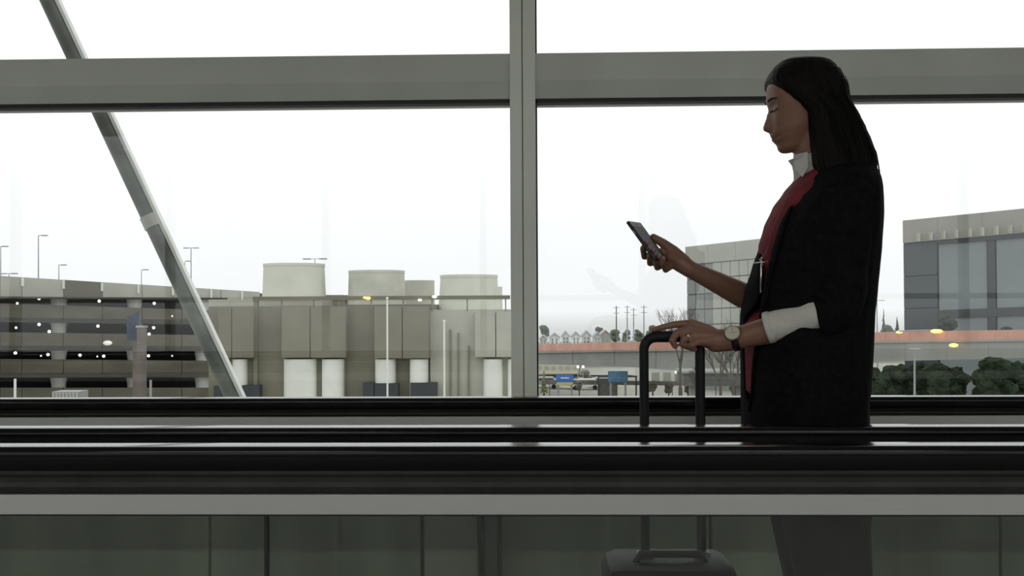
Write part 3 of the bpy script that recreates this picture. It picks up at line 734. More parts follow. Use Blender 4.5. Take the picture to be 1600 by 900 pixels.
# ================================================================== THE WOMAN
Y0 = 2.85
M_skin = bpy.data.materials.new('skin'); M_skin.use_nodes = True
_t = M_skin.node_tree; _b = _t.nodes['Principled BSDF']
_b.inputs['Roughness'].default_value = .5
_b.inputs['Subsurface Weight'].default_value = .08; _b.inputs['Subsurface Scale'].default_value = .01
SKIN = (0.245, 0.125, 0.083)
M_jack = mat('black_wool', (0.0075, 0.0075, 0.008), .95, 0, .3, 60, .1, 300, ior=1.15)
M_trous = mat('black_trouser_cloth', (0.010, 0.010, 0.011), .9, 0, .2, 80, ior=1.2)
M_red = mat('red_knit', (0.17, 0.010, 0.018), .85, 0, .25, 25, .3, 120)
M_shirt = mat('white_cotton', (0.60, 0.59, 0.54), .85, 0, .05, 20, .25, 90)
M_hair = mat('dark_brown_hair', (0.0055, 0.0045, 0.0038), .6, 0, .4, 30, .4, 60, stretch=(6, 6, .5), ior=1.22)
M_shoe = mat('black_leather', (0.012, 0.012, 0.012), .35)

foot = G(1285, 900, Y0); FX = foot.x
HC = G(1257, 168, Y0)                         # head centre
TL = R(13)
UPV = Vector((-math.sin(TL), 0, math.cos(TL))); FW = Vector((-math.cos(TL), 0, -math.sin(TL)))
prof_px = [(1250, 93), (1228, 101), (1212, 112), (1203, 125), (1199, 139), (1198.3, 153), (1198.1, 161), (1199.3, 167), (1200.6, 172.5), (1199, 179), (1196.3, 187), (1193.3, 195), (1191.6, 200.5), (1192.6, 204.6), (1197.5, 206.8), (1203.2, 208), (1204.2, 211), (1204.6, 214), (1207.8, 216.6), (1207.0, 219), (1208.2, 222), (1212.6, 225.2), (1214.5, 229), (1215.3, 234), (1218.5, 238), (1222.5, 240), (1231, 239.8)]
base_px = {k: v for k, v in []}
PR = []
for p in prof_px:
    q = G(p[0], p[1], Y0) - HC; PR.append((q.dot(UPV), q.dot(FW)))
PR.sort()
def lin(tab, s):
    if s <= tab[0][0]: return tab[0][1]
    for a, b in zip(tab, tab[1:]):
        if s <= b[0]: return lerp(a[1], b[1], (s - a[0]) / (b[0] - a[0] + 1e-9))
    return tab[-1][1]
smin = PR[0][0]; smax = PR[-1][0]
def S_of(px, py):
    q = G(px, py, Y0) - HC; return q.dot(UPV)
s_brow = S_of(1198, 161); s_nas = S_of(1200.6, 172.5); s_eye = S_of(1206, 171); s_tip = S_of(1191.6, 200.5); s_sub = S_of(1203.2, 208); s_mouth = S_of(1207.8, 216.6); s_chin = S_of(1215, 234)
r_brow = lin(PR, s_brow); r_sub = lin(PR, s_sub)
def base_r(s):
    if s_sub < s < s_brow:
        t = (s - s_sub) / (s_brow - s_sub)
        return lerp(r_sub - .001, r_brow, t) - .004 * math.sin(PI * t)
    return lin(PR, s)
def width(s):
    tab = [(smin, .010), (smin + .006, .024), (s_chin, .034), (s_mouth, .049), (s_sub, .056), (s_tip, .060), (s_eye, .070), (s_brow, .073), (s_brow + .04, .073), (s_brow + .065, .062), (smax - .008, .036), (smax, .008)]
    return interp(tab, s, 1)
def backr(s):
    tab = [(smin, .0), (smin + .01, .01), (s_mouth, .035), (s_tip, .062), (s_eye, .082), (s_brow + .02, .090), (s_brow + .05, .08), (smax - .006, .045), (smax, .0)]
    return interp(tab, s, 1)
skinmb = MB()
rgs = []
NS, NA = 90, 72
for i in range(NS + 1):
    s = lerp(smin + .0002, smax, i / NS); rf = base_r(s); rb = backr(s); wd = width(s)
    # cut face region centre so that sections stay ellipse-like
    cx = (lin(PR, s) * 0 + (rf - .0) * .28)
    ring = []
    for k_ in range(NA):
        a = 2 * PI * k_ / NA; ca, sa = math.cos(a), math.sin(a)
        n_ = 2.25
        u = math.copysign(abs(ca) ** (2 / n_), ca); v = math.copysign(abs(sa) ** (2 / n_), sa)
        dep = cx + u * (rf - cx) if u >= 0 else cx + u * (rb + cx)
        lat = v * wd
        if u > 0:
            bump = max(0, lin(PR, s) - base_r(s)) if s_sub < s < s_brow else 0
            wn_ = lerp(.0065, .0125, max(0, min(1, 1 - (s - s_tip) / (s_nas - s_tip)))) if s > s_tip else .0115
            dep += bump * math.exp(-(lat / wn_) ** 2)
            # nostril wings
            dep += .005 * math.exp(-((abs(lat) - .013) / .005) ** 2 - ((s - s_tip + .003) / .006) ** 2)
            # eye socket, eyeball, cheekbone
            dep -= .010 * math.exp(-((abs(lat) - .030) / .014) ** 2 - ((s - s_eye - .001) / .011) ** 2)
            dep += .0075 * math.exp(-((abs(lat) - .031) / .0095) ** 2 - ((s - s_eye + .002) / .0075) ** 2)
            dep += .004 * math.exp(-((abs(lat) - .045) / .018) ** 2 - ((s - s_eye + .03) / .016) ** 2)
            dep -= .0025 * math.exp(-((abs(lat) - .024) / .006) ** 2 - ((s - s_mouth) / .008) ** 2)
        ring.append(HC + FW * dep + UPV * s + Vector((0, lat, 0)))
    rgs.append(ring)
skinmb.rings(rgs)
def L3(px, py, y): return G(px, py, y)
# ears under the hair
for sy in (-1, 1):
    skinmb.ball(HC + Vector((.012, sy * .072, -.012)), .028, (.55, .25, 1), 2)
# neck
skinmb.limb([L3(1268, 200, Y0), L3(1272, 236, Y0), L3(1283, 268, Y0)], [.052, .050, .056])
# torso (well inside the clothes)
skinmb.limb([L3(1297, 305, Y0), L3(1292, 370, Y0), L3(1285, 450, Y0), L3(1280, 540, Y0), L3(1278, 640, Y0)], [.085, .10, .095, .095, .11])
for sy in (-1, 1):
    skinmb.limb([L3(1283, 275, Y0), L3(1308, 308, Y0 + sy * .13)], [.045, .042])
    skinmb.limb([L3(1290, 330, Y0 + sy * .06), L3(1288, 400, Y0 + sy * .07)], [.08, .07])
    h0 = L3(1278, 660, Y0 + sy * .09); kn = L3(1287, 950, Y0 + sy * .09); an = Vector((kn.x + .02, kn.y, .10))
    skinmb.limb([h0, kn, Vector((kn.x + .015, kn.y, .30)), an, Vector((an.x - .05, an.y, .062)), Vector((an.x - .14, an.y, .045))], [.088, .055, .05, .036, .032, .024])
# ---- near (left) arm
YH = Y0 - .10                                  # plane of the suitcase handle
LS = L3(1313, 318, Y0 - .150); LE = L3(1296, 493, Y0 - .172); LWr = L3(1146, 529.5, YH - .022)
skinmb.limb([LS, LE], [.040, .037])
skinmb.limb([LE, LE.lerp(LWr, .45), LE.lerp(LWr, .82), LWr], [.040, .037, .0285, .0265])
def hp_(px, py, dy): return L3(px, py, YH + dy)
W1 = hp_(1136, 531, -.018)
skinmb.limb([LWr, W1, hp_(1119, 532.5, -.014), hp_(1102, 528, -.012)], [.0265, .0275, .0275, .022])
mc = dict(i=hp_(1081, 505.5, .002), m=hp_(1082, 513, -.017), r=hp_(1086, 523, -.028), p=hp_(1092, 533.5, -.034))
for k_, r_ in (('i', .0115), ('m', .0115), ('r', .0110), ('p', .0105)):
    skinmb.limb([hp_(1122, 529, -.014 if k_ in 'im' else -.02), mc[k_].lerp(W1, .45), mc[k_]], [.020, .0155, r_])
skinmb.limb([mc['i'], mc['m'], mc['r'], mc['p']], [.0112, .0115, .0108, .0100])
skinmb.limb([mc['i'], hp_(1054, 507, -.001), hp_(1034, 511.5, .001), hp_(1021, 515.5, .003)], [.0100, .0086, .0074, .0062])
skinmb.limb([mc['m'], hp_(1058, 520, -.026), hp_(1050, 532, -.029), hp_(1055, 541, -.025)], [.0105, .0092, .0082, .0068])
skinmb.limb([mc['r'], hp_(1069, 529, -.034), hp_(1066, 538, -.032), hp_(1074, 543, -.024)], [.0100, .0088, .0078, .0066])
skinmb.limb([mc['p'], hp_(1079, 539.5, -.040), hp_(1079, 544, -.034), hp_(1086, 546, -.026)], [.0092, .0080, .0072, .0062])
skinmb.limb([hp_(1122, 530, .002), hp_(1104, 527, .022), hp_(1083, 529, .032), hp_(1066, 533, .028)], [.0165, .0130, .0100, .0080])
# ---- far (right) arm with the phone
YP = Y0 + .10
RS = L3(1312, 318, Y0 + .150); RE = L3(1232, 485, Y0 + .18)
def rp(px, py, dy): return L3(px, py, YP + dy)
RW = rp(1077, 420, .0)
skinmb.limb([RS, RE], [.040, .038])
skinmb.limb([RE, rp(1160, 461, .045), rp(1120, 441, .02), RW], [.040, .0335, .0275, .0215])
skinmb.limb([RW, rp(1064, 411, .006), rp(1050, 403, .014)], [.0225, .0245, .020])
fing = [  # mcp, pip, dip, tip
    ((1037, 393, .026), (1007, 401, .0), (1004.5, 388, -.038), (1011, 379, -.050), .0080),
    ((1040, 401, .026), (1016, 411, -.008), (1015, 400, -.045), (1021, 391, -.056), .0084),
    ((1044, 408, .022), (1027, 418, -.012), (1025, 407, -.048), (1030, 400, -.058), .0080),
    ((1050, 414, .016), (1040, 422, -.018), (1035, 412, -.048), (1037, 404, -.056), .0072)]
for a, b, c_, d_, r_ in fing:
    skinmb.limb([rp(1066, 412, .006), rp(*a)], [.0195, r_ + .0032])
    skinmb.limb([rp(*a), rp(*b), rp(*c_), rp(*d_)], [r_ + .0025, r_ + .0005, r_ - .0004, r_ - .0018])
skinmb.limb([rp(1068, 409, .006), rp(1052, 393, .018), rp(1036, 380, .022), rp(1021, 371, .016)], [.0195, .0160, .0122, .0100])
skinmb.limb([rp(*fing[0][0]), rp(*fing[1][0]), rp(*fing[2][0]), rp(*fing[3][0])], [.0115, .0118, .011, .010])
# one continuous surface
tmp = bpy.data.meshes.new('tmp'); bmesh.ops.recalc_face_normals(skinmb.b, faces=skinmb.b.faces); skinmb.b.to_mesh(tmp); skinmb.b.free()
to = bpy.data.objects.new('tmp', tmp); COL.objects.link(to)
rm = to.modifiers.new('r', 'REMESH'); rm.mode = 'VOXEL'; rm.voxel_size = .0026; rm.use_smooth_shade = True
sm = to.modifiers.new('s', 'SMOOTH'); sm.factor = .5; sm.iterations = 3
dg = bpy.context.evaluated_depsgraph_get(); dg.update()
body_me = bpy.data.meshes.new_from_object(to.evaluated_get(dg)); bpy.data.objects.remove(to)
BASE = Vector((FX, Y0, 0.016))
body_me.transform(Matrix.Translation(-BASE))
body_me.materials.clear(); body_me.materials.append(M_skin)
body_me.polygons.foreach_set('use_smooth', [True] * len(body_me.polygons))
woman = bpy.data.objects.new('person', body_me); COL.objects.link(woman); woman.location = BASE; WL[woman.name] = BASE.copy()
tag(woman, 'woman in black open jacket and red top, looking down at phone, hand on suitcase handle', 'person')
# skin material: lips by position
tcn = _t.nodes.new('ShaderNodeTexCoord')
def sph_mask(center, rad, soft):
    vm = _t.nodes.new('ShaderNodeVectorMath'); vm.operation = 'DISTANCE'; vm.inputs[1].default_value = center - BASE
    _t.links.new(tcn.outputs['Object'], vm.inputs[0])
    r_ = _t.nodes.new('ShaderNodeMapRange'); r_.inputs[1].default_value = rad; r_.inputs[2].default_value = rad + soft; r_.inputs[3].default_value = 1; r_.inputs[4].default_value = 0
    _t.links.new(vm.outputs['Value'], r_.inputs[0]); return r_.outputs[0]
nzs = _t.nodes.new('ShaderNodeTexNoise'); nzs.inputs['Scale'].default_value = 35; _t.links.new(tcn.outputs['Object'], nzs.inputs['Vector'])
crs = _t.nodes.new('ShaderNodeValToRGB'); crs.color_ramp.elements[0].color = (*[c * .88 for c in SKIN], 1); crs.color_ramp.elements[1].color = (*[c * 1.12 for c in SKIN], 1)
_t.links.new(nzs.outputs['Fac'], crs.inputs[0])
mxl_ = _t.nodes.new('ShaderNodeMixRGB'); mxl_.inputs[2].default_value = (.20, .055, .05, 1)
lipc = HC + FW * (lin(PR, s_mouth) + .002) + UPV * s_mouth
_t.links.new(sph_mask(lipc, .0095, .003), mxl_.inputs[0]); _t.links.new(crs.outputs[0], mxl_.inputs[1]); _t.links.new(mxl_.outputs[0], _b.inputs['Base Color'])

# eyebrows, lashes
def facept(lat, s, off=.0):
    rf = base_r(s); wd = width(s); cx = rf * .28
    v = min(.999, abs(lat) / wd); n_ = 2.25; u = (1 - v ** n_) ** (1 / n_)
    dep = cx + u * (rf - cx)
    dep -= .010 * math.exp(-((abs(lat) - .030) / .014) ** 2 - ((s - s_eye - .001) / .011) ** 2)
    dep += .0075 * math.exp(-((abs(lat) - .031) / .0095) ** 2 - ((s - s_eye + .002) / .0075) ** 2)
    return HC + FW * (dep + off) + UPV * s + Vector((0, lat, 0)) + Vector((0, math.copysign(off * .5, lat), 0))
for sy in (-1, 1):
    pts = [facept(sy * lerp(.012, .052, t), s_brow + .001 + .004 * math.sin(PI * t * .8) - .004 * t, .0006) for t in [i / 10 for i in range(11)]]
    MB().tube(pts, [.0012 + .0014 * math.sin(PI * min(1, .15 + t * .085 * 10)) for t in [i / 10 for i in range(11)]], 6).build('eyebrow', M_hair, woman, smooth=True)
    pts = [facept(sy * lerp(.017, .046, t), s_eye - .0055 - .003 * math.sin(PI * t), .0014) for t in [i / 10 for i in range(11)]]
    mb = MB().tube(pts, .0009, 6)
    for i in range(0, 11):
        mb.tube([pts[i], pts[i] + FW * .0065 - UPV * .003 + Vector((0, sy * .001 * (i - 4) * .4, 0))], [.0006, .0002], 4)
    mb.build('eyelashes', M_hair, woman, smooth=True)
    pts = [facept(sy * lerp(.017, .046, t), s_eye + .005 + .002 * math.sin(PI * t), .0003) for t in [i / 10 for i in range(11)]]

M_lip = mat('lip_skin', (.20, .065, .055), .45)
for ds, off, r_, nm in ((.0026, -.0016, .0030, 'upper_lip'), (-.0034, -.0020, .0036, 'lower_lip')):
    pts = [facept(lerp(-.021, .021, t), s_mouth + ds * (1 - .8 * abs(2 * t - 1) ** 2), off) for t in [i / 14 for i in range(15)]]
    MB().tube(pts, [r_ * (.25 + .75 * math.sin(PI * t)) for t in [i / 14 for i in range(15)]], 8).build(nm, M_lip, woman, smooth=True)
# ---- hair: cap and long fall as one grooved mass
H = [  # y_px, front x, back x, half width
    (90.5, 1243, 1276, .012), (93, 1228, 1290, .034), (98, 1218, 1299, .052), (106, 1209, 1306, .066), (116, 1202.5, 1312, .075), (126, 1199.5, 1316, .081), (134, 1200.5, 1319, .084), (140, 1206, 1320.5, .086), (150, 1216, 1321, .087), (160, 1227, 1322.5, .087), (170, 1241, 1327, .087), (182, 1253, 1334, .087), (205, 1256, 1345, .088), (225, 1258, 1354, .09), (245, 1260, 1361.5, .094), (262, 1262, 1364, .098), (280, 1268, 1366, .10), (300, 1285, 1363, .095)]
rgs = []; NA = 160; NR = 90
for i in range(NR + 1):
    t = i / NR; yv = 90.5 + (300 - 90.5) * (t ** 1.25)
    f_, b_, w_ = interp(H, yv, 1), interp(H, yv, 2), interp(H, yv, 3)
    pf = G(f_, yv, Y0); pb = G(b_, yv, Y0); cx = (pf.x + pb.x) / 2; a_ = (pb.x - pf.x) / 2
    ring = []
    nf = lerp(2.3, 7, max(0, min(1, (yv - 104) / 34))); nb = 2.3 if yv < 112 else 2.9
    for k_ in range(NA):
        an = 2 * PI * k_ / NA; ca, sa = math.cos(an), math.sin(an)
        nn = nf if ca < 0 else nb
        u = math.copysign(abs(ca) ** (2 / nn), ca); v = math.copysign(abs(sa) ** (2 / nn), sa)
        gr = noise.noise(Vector((an * 9 + .9 * math.sin(t * 4), t * 1.4, 3))) * .5 + noise.noise(Vector((an * 26, t * 1.8, 9))) * .5
        k2 = 1 + gr * .05 * min(1, t * 6) * (1 if yv > 130 else .35)
        # gentle pinch where the sides are clipped back
        pinch = 1 - .06 * math.exp(-((yv - 150) / 10) ** 2) * (1 if ca > 0 else 0)
        ring.append(Vector((cx + u * a_ * (1 + (k2 - 1) * .35), Y0 + v * w_ * k2 * pinch, pf.z + .0008 * gr)))
    rgs.append(ring)
hair = MB().rings(rgs).build('hair', M_hair, woman, smooth=True, label='long dark brown hair clipped back')
mb = MB(); rnd = random.Random(4)
for i in range(170):
    t0 = rnd.uniform(118, 215); sy = rnd.choice((-1, 1, -1)); back = rnd.random() < .5
    pts = []
    L_len = rnd.uniform(40, 95); j0 = rnd.uniform(-1, 1); ph = rnd.uniform(.02, .98) if not back else rnd.uniform(.86, 1)
    for j in range(9):
        yv = min(283, t0 + L_len * j / 8)
        f_, b_, w_ = interp(H, yv, 1), interp(H, yv, 2), interp(H, yv, 3)
        px = lerp(f_ + 2, b_, ph); u = (px - (f_ + b_) / 2) / ((b_ - f_) / 2); u = max(-1, min(1, u)); v = (1 - abs(u) ** 3.1) ** (1 / 3.1)
        p = G(px, yv, Y0); fly = (j / 8) ** 2 * (j0 * .004 if not back else rnd.uniform(0, .004))
        pts.append(Vector((p.x + (.0015 + abs(fly)) * (1 if back else 0), Y0 + sy * (w_ * v * 1.012 + .0006) + fly, p.z)))
    mb.tube(pts, [.0009] * 8 + [.0003], 4)
for i in range(9):   # wisps at the back of the neck
    x0 = 1354 + rnd.uniform(0, 6); pts = []
    for j in range(8):
        t = j / 7; pts.append(G(x0 + 12 * t * (1 - .15 * i / 9) - 3 * t * t * (i % 3), 222 + 34 * t + rnd.uniform(-.3, .3), Y0 + rnd.uniform(-.004, .004) + (i - 4) * .006))
    mb.tube(pts, [.0005] * 7 + [.0002], 4)
sh = mb.build('loose_strands', M_hair, hair, smooth=True, kind='stuff')
p = G(1317, 146, Y0 - .06)
MB().tube([G(1314.5, 143, Y0 - .045), G(1319, 146, Y0 - .03), G(1319, 151, Y0 - .02)], [.0022, .003, .0022], 8).build('hair_pin', mat('pearl_pin', (.5, .48, .42), .3), hair, smooth=True, label='small pale hair pin')

# ---- white collar
def ring_pts(c, ax, rx, ry, n=28, a0=0, a1=2 * PI):
    ax = ax.normalized(); s_ = Vector((0, 1, 0)); f_ = ax.cross(s_).normalized()
    return [c + f_ * rx * math.cos(lerp(a0, a1, i / n)) + s_ * ry * math.sin(lerp(a0, a1, i / n)) for i in range(n)]
cb = G(1272, 276, Y0); ct = G(1264, 240, Y0)
ax = (ct - cb)
mb = MB()
rr = []
for t, k_ in ((0, 1.0), (.25, .94), (.5, .9), (.75, .9), (.97, .93), (1.0, .96), (.97, .90), (.6, .86)):
    c = cb.lerp(ct, t); tilt = Vector((-.30 * (1 - t), 0, 1))
    rr.append(ring_pts(c + Vector((0, 0, -.004)), Vector((-.25, 0, 1)), .050 * k_ + (.004 if t > .9 else 0), .056 * k_, 28))
mb.rings(rr, cap=False); mb.build('shirt_collar', M_shirt, woman, smooth=True, label='white stand-up shirt collar')
# collar wing on the near side
mb = MB()
for sy in (-1, 1):
    q = [G(1240.5, 243, Y0 + sy * .012), G(1262, 238, Y0 + sy * .048), G(1263, 262, Y0 + sy * .058), G(1254, 277, Y0 + sy * .05), G(1241, 265, Y0 + sy * .03)]
    mb.rings([q, [v + Vector((-.001, sy * .003, .001)) for v in q]])
mb.build('collar_wing', M_shirt, woman)

# ---- torso garments
def section(yv, f_, b_, hw, nn, a, nz_amp=0.0, seed=0):
    pf = G(f_, yv, Y0); pb = G(b_, yv, Y0); cx = (pf.x + pb.x) / 2; A = (pb.x - pf.x) / 2
    ca, sa = math.cos(a), math.sin(a)
    u = -math.copysign(abs(ca) ** (2 / nn), ca); v = math.copysign(abs(sa) ** (2 / nn), sa)
    k_ = 1 + nz_amp * (noise.noise(Vector((ca * 2.5, sa * 2.5 + seed, yv * .012))) + .5 * noise.noise(Vector((ca * 6, sa * 6 + seed, yv * .02))))
    return Vector((cx + u * A * lerp(1, k_, .25), Y0 + v * hw * k_, pf.z))
def fit(f_, b_, hw, nn):
    fa, ba = f_, b_
    for _ in range(4):
        lo, hi = 1e9, -1e9
        for k_ in range(48):
            a = 2 * PI * k_ / 48; ca, sa = math.cos(a), math.sin(a)
            u = math.copysign(abs(ca) ** (2 / nn), -ca); v = math.copysign(abs(sa) ** (2 / nn), sa)
            px_ = 800 + ((fa + ba) / 2 + u * (ba - fa) / 2 - 800) * Y0 / (Y0 + v * hw)
            lo = min(lo, px_); hi = max(hi, px_)
        fa += f_ - lo; ba += b_ - hi
    return fa, ba
def ang_px(px_t, f_, b_, hw, nn):
    best, ba = 1e9, 0
    for i_ in range(0, 401):
        a = -(PI * .62) * i_ / 400; ca, sa = math.cos(a), math.sin(a)
        u = math.copysign(abs(ca) ** (2 / nn), -ca); v = math.copysign(abs(sa) ** (2 / nn), sa)
        px_ = 800 + ((f_ + b_) / 2 + u * (b_ - f_) / 2 - 800) * Y0 / (Y0 + v * hw)
        if abs(px_ - px_t) < best: best, ba = abs(px_ - px_t), a
    return ba
# red knit top
T = [(268, 1254, 1335, .075), (280, 1243, 1345, .11), (300, 1227, 1355, .14), (325, 1210, 1358, .15), (355, 1196, 1358, .15), (385, 1187, 1355, .125), (430, 1190, 1350, .12), (475, 1188, 1345, .12), (490, 1172, 1343, .145), (505, 1162, 1342, .15), (560, 1161, 1340, .155), (612, 1162, 1338, .155), (614, 1166, 1334, .15)]
rgs = []
for i in range(70):
    yv = lerp(268, 614, i / 69); rgs.append([section(yv, interp(T, yv, 1), interp(T, yv, 2), interp(T, yv, 3), 2.2, 2 * PI * k_ / 64, .05, 5) for k_ in range(64)])
top = MB().rings(rgs).build('red_top', M_red, woman, smooth=True, label='deep red knitted top')
# jacket: shell wrapping from the near front edge round the back to the far front edge
J = [(254, 1278, 1356, .055), (262, 1268, 1366, .095), (273, 1254, 1375, .14), (286, 1243, 1380, .172), (300, 1234, 1382.5, .19), (316, 1221, 1383.5, .203), (335, 1208, 1383.5, .213), (355, 1197, 1382.5, .214), (385, 1184, 1380.5, .213), (420, 1173, 1377, .21), (455, 1163, 1373.5, .207), (490, 1156, 1370, .205), (520, 1155, 1368.5, .203), (560, 1155.5, 1367, .20), (600, 1156.5, 1364, .198), (635, 1157, 1360, .195), (662, 1157.5, 1357, .19), (720, 1163, 1352, .185), (775, 1172, 1350, .18)]
E = [(246, 1290), (256, 1268), (270, 1256), (290, 1248), (310, 1238), (340, 1226), (370, 1216), (400, 1208), (430, 1200), (460, 1195), (490, 1190), (530, 1182), (570, 1177), (612, 1175), (640, 1170), (700, 1185), (775, 1195)]
BW = [(254, 2), (300, 3), (355, 4), (385, 6), (405, 9), (430, 17), (455, 25), (476, 23), (493, 9), (520, 7), (612, 8), (640, 20), (775, 25)]
rgs = []; NJ = 96
for i in range(100):
    yv = lerp(254, 775, (i / 99) ** 1.15)
    f_, b_, hw = interp(J, yv, 1), interp(J, yv, 2), interp(J, yv, 3)
    f0_ = f_; f_, b_ = fit(f_, b_, hw, 2.3)
    ex = G(interp(E, yv, 1), yv, Y0 - .10).x
    pf = G(f_, yv, Y0); pb = G(b_, yv, Y0); cx = (pf.x + pb.x) / 2; A = (pb.x - pf.x) / 2
    nn = 2.3
    a_near = ang_px(interp(E, yv, 1), f_, b_, hw, nn)           # near side has negative y
    a_far = ang_px(f0_ + interp(BW, yv, 1), f_, b_, hw, nn)
    # travel from near edge (negative angle) backwards round to far edge
    ring = [section(yv, f_, b_, hw, nn, lerp(a_near, a_far - 2 * PI, k_ / (NJ - 1)), .045 * min(1, (yv - 246) / 80), 0) for k_ in range(NJ)]
    rgs.append(ring)
mb = MB(); mb.rings(rgs, cap=False, closed=False)
jk = mb.build('jacket', M_jack, woman, smooth=True, label='long open black jacket')
so = jk.modifiers.new('thick', 'SOLIDIFY'); so.thickness = .004; so.offset = -1
# lapel fold along the near edge
for sgn in (0,):
    rgs = []
    for i in range(40):
        yv = lerp(262, 640, i / 39)
        f_, b_, hw = interp(J, yv, 1), interp(J, yv, 2), interp(J, yv, 3)
        f_, b_ = fit(f_, b_, hw, 2.3)
        ex = G(interp(E, yv, 1), yv, Y0 - .10).x; pf = G(f_, yv, Y0); pb = G(b_, yv, Y0); cx = (pf.x + pb.x) / 2; A = (pb.x - pf.x) / 2
        a_n = ang_px(interp(E, yv, 1), f_, b_, hw, 2.3)
        w_ = .22 * (1 - i / 45)
        c0 = section(yv, f_, b_, hw, 2.3, a_n, .045 * min(1, (yv - 246) / 80)); c1 = section(yv, f_, b_, hw, 2.3, a_n - w_, .045 * min(1, (yv - 246) / 80))
        o_ = Vector((-.003, -.007, 0))
        rgs.append([c0 + Vector((0, .001, 0)), c0 + o_, c0.lerp(c1, .6) + o_ * 1.3, c1 + o_ * .8, c1 + Vector((0, .003, 0))])
    MB().rings(rgs).build('lapel', M_jack, jk, smooth=True)
# jacket sleeves
def sleeve(pts, rad, name='jacket_sleeve', m=M_jack, fl=None):
    P = [Vector(p) for p in pts]; out = []; rr_ = []
    n = 6
    for i in range(len(P) - 1):
        a = P[max(0, i - 1)]; b = P[i]; c = P[i + 1]; d = P[min(len(P) - 1, i + 2)]
        for j in range(n):
            t = j / n
            out.append(.5 * ((2 * b) + (c - a) * t + (2 * a - 5 * b + 4 * c - d) * t * t + (3 * b - a - 3 * c + d) * t ** 3)); rr_.append(lerp(rad[i], rad[i + 1], t))
    out.append(P[-1]); rr_.append(rad[-1])
    mb_ = MB().tube(out, rr_, 28, cap=False)
    for v in mb_.b.verts: v.co += noise.noise_vector(v.co * 18) * .004
    o = mb_.build(name, m, woman, smooth=True)
    sd = o.modifiers.new('thick', 'SOLIDIFY'); sd.thickness = .003; sd.offset = -1
    return o
sleeve([L3(1318, 306, Y0 - .12), L3(1317, 350, Y0 - .155), L3(1314, 405, Y0 - .165), L3(1311, 455, Y0 - .172), L3(1300, 488, Y0 - .176), L3(1274, 496, Y0 - .172)], [.060, .066, .064, .062, .056, .046])
sleeve([L3(1318, 306, Y0 + .12), L3(1312, 350, Y0 + .15), L3(1290, 420, Y0 + .18), L3(1250, 480, Y0 + .19), L3(1215, 488, Y0 + .17), L3(1185, 474, Y0 + .14)], [.072, .062, .055, .055, .052, .048])
# white rolled sleeve on the near forearm
A_ = L3(1286, 488.5, Y0 - .185); B_ = L3(1198.5, 512.5, YH - .045)
d_ = (B_ - A_)
mb = MB()
stat = [(0, .0335), (.10, .0355), (.18, .0360), (.35, .0352), (.55, .0348), (.72, .0350), (.90, .0355), (.99, .0365), (1.0, .0350), (.99, .0325), (.8, .032)]
mb.tube([A_ + d_ * t for t, _ in stat[:8]], [r for _, r in stat[:8]], 36, cap=False)
for v in mb.b.verts:
    w_ = noise.noise(v.co * 26) * .0018 + .0009 * math.sin((v.co - A_).dot(d_.normalized()) * 260 + v.co.z * 60); v.co += (v.co - (A_ + d_.normalized() * (v.co - A_).dot(d_.normalized()))).normalized() * w_
slv = mb.build('rolled_sleeve', M_shirt, woman, smooth=True, label='white shirt sleeve rolled to the elbow')
sd = slv.modifiers.new('thick', 'SOLIDIFY'); sd.thickness = .0035; sd.offset = -1
MB().tube([A_ + d_ * .90, A_ + d_ * .93, A_ + d_ * .985, A_ + d_ * 1.01], [.0368, .0378, .0378, .0368], 36, cap=False).build('turned_cuff', M_shirt, slv, smooth=True).modifiers.new('t', 'SOLIDIFY').thickness = .003
# ---- trousers
TR = [(600, 1168, 1350, .15), (640, 1166, 1352, .165), (700, 1172, 1352, .175), (760, 1190, 1350, .175), (800, 1207, 1347, .17)]
rgs = []
for i in range(20):
    yv = lerp(600, 800, i / 19); rgs.append([section(yv, interp(TR, yv, 1), interp(TR, yv, 2), interp(TR, yv, 3), 2.4, 2 * PI * k_ / 40) for k_ in range(40)])
mb = MB().rings(rgs)
for sy in (-1, 1):
    yc = Y0 + sy * .085; rg2 = []
    for (zz, xf, xb, hw) in ((G(0, 770, Y0).z, 1198, 1350, .088), (G(0, 815, Y0).z, 1214, 1344, .086), (G(0, 860, Y0).z, 1223, 1345, .08), (G(0, 900, Y0).z, 1232, 1347, .076), (.40, 1243, 1348, .066), (.25, 1252, 1350, .062), (.10, 1256, 1348, .058), (.045, 1256, 1348, .058)):
        a = G(xf, 800, Y0); b = G(xb, 800, Y0)
        rg2.append([Vector(((a.x + b.x) / 2 - math.cos(q) * (b.x - a.x) / 2 * (1 if zz > .3 else .8), yc + math.sin(q) * hw, zz)) for q in [2 * PI * k_ / 32 for k_ in range(32)]])
    mb.rings(rg2)
mb.build('trousers', M_trous, woman, smooth=True, label='black trousers')
for sy in (-1, 1):
    kn = L3(1287, 950, Y0 + sy * .09); cx = kn.x + .02; cy = kn.y; mb = MB(); rr = []
    for (dx, hw, zt) in ((.05, .012, .05), (.045, .030, .075), (.01, .036, .085), (-.05, .040, .075), (-.10, .046, .06), (-.15, .044, .045), (-.185, .030, .035), (-.20, .010, .025)):
        rr.append([Vector((cx + dx, cy + hw * math.cos(q), .017 + max(0, math.sin(q) + .25) / 1.25 * (zt - .0))) for q in [2 * PI * k_ / 20 for k_ in range(20)]])
    mb.rings(rr); mb.build('shoe', M_shoe, woman, smooth=True)
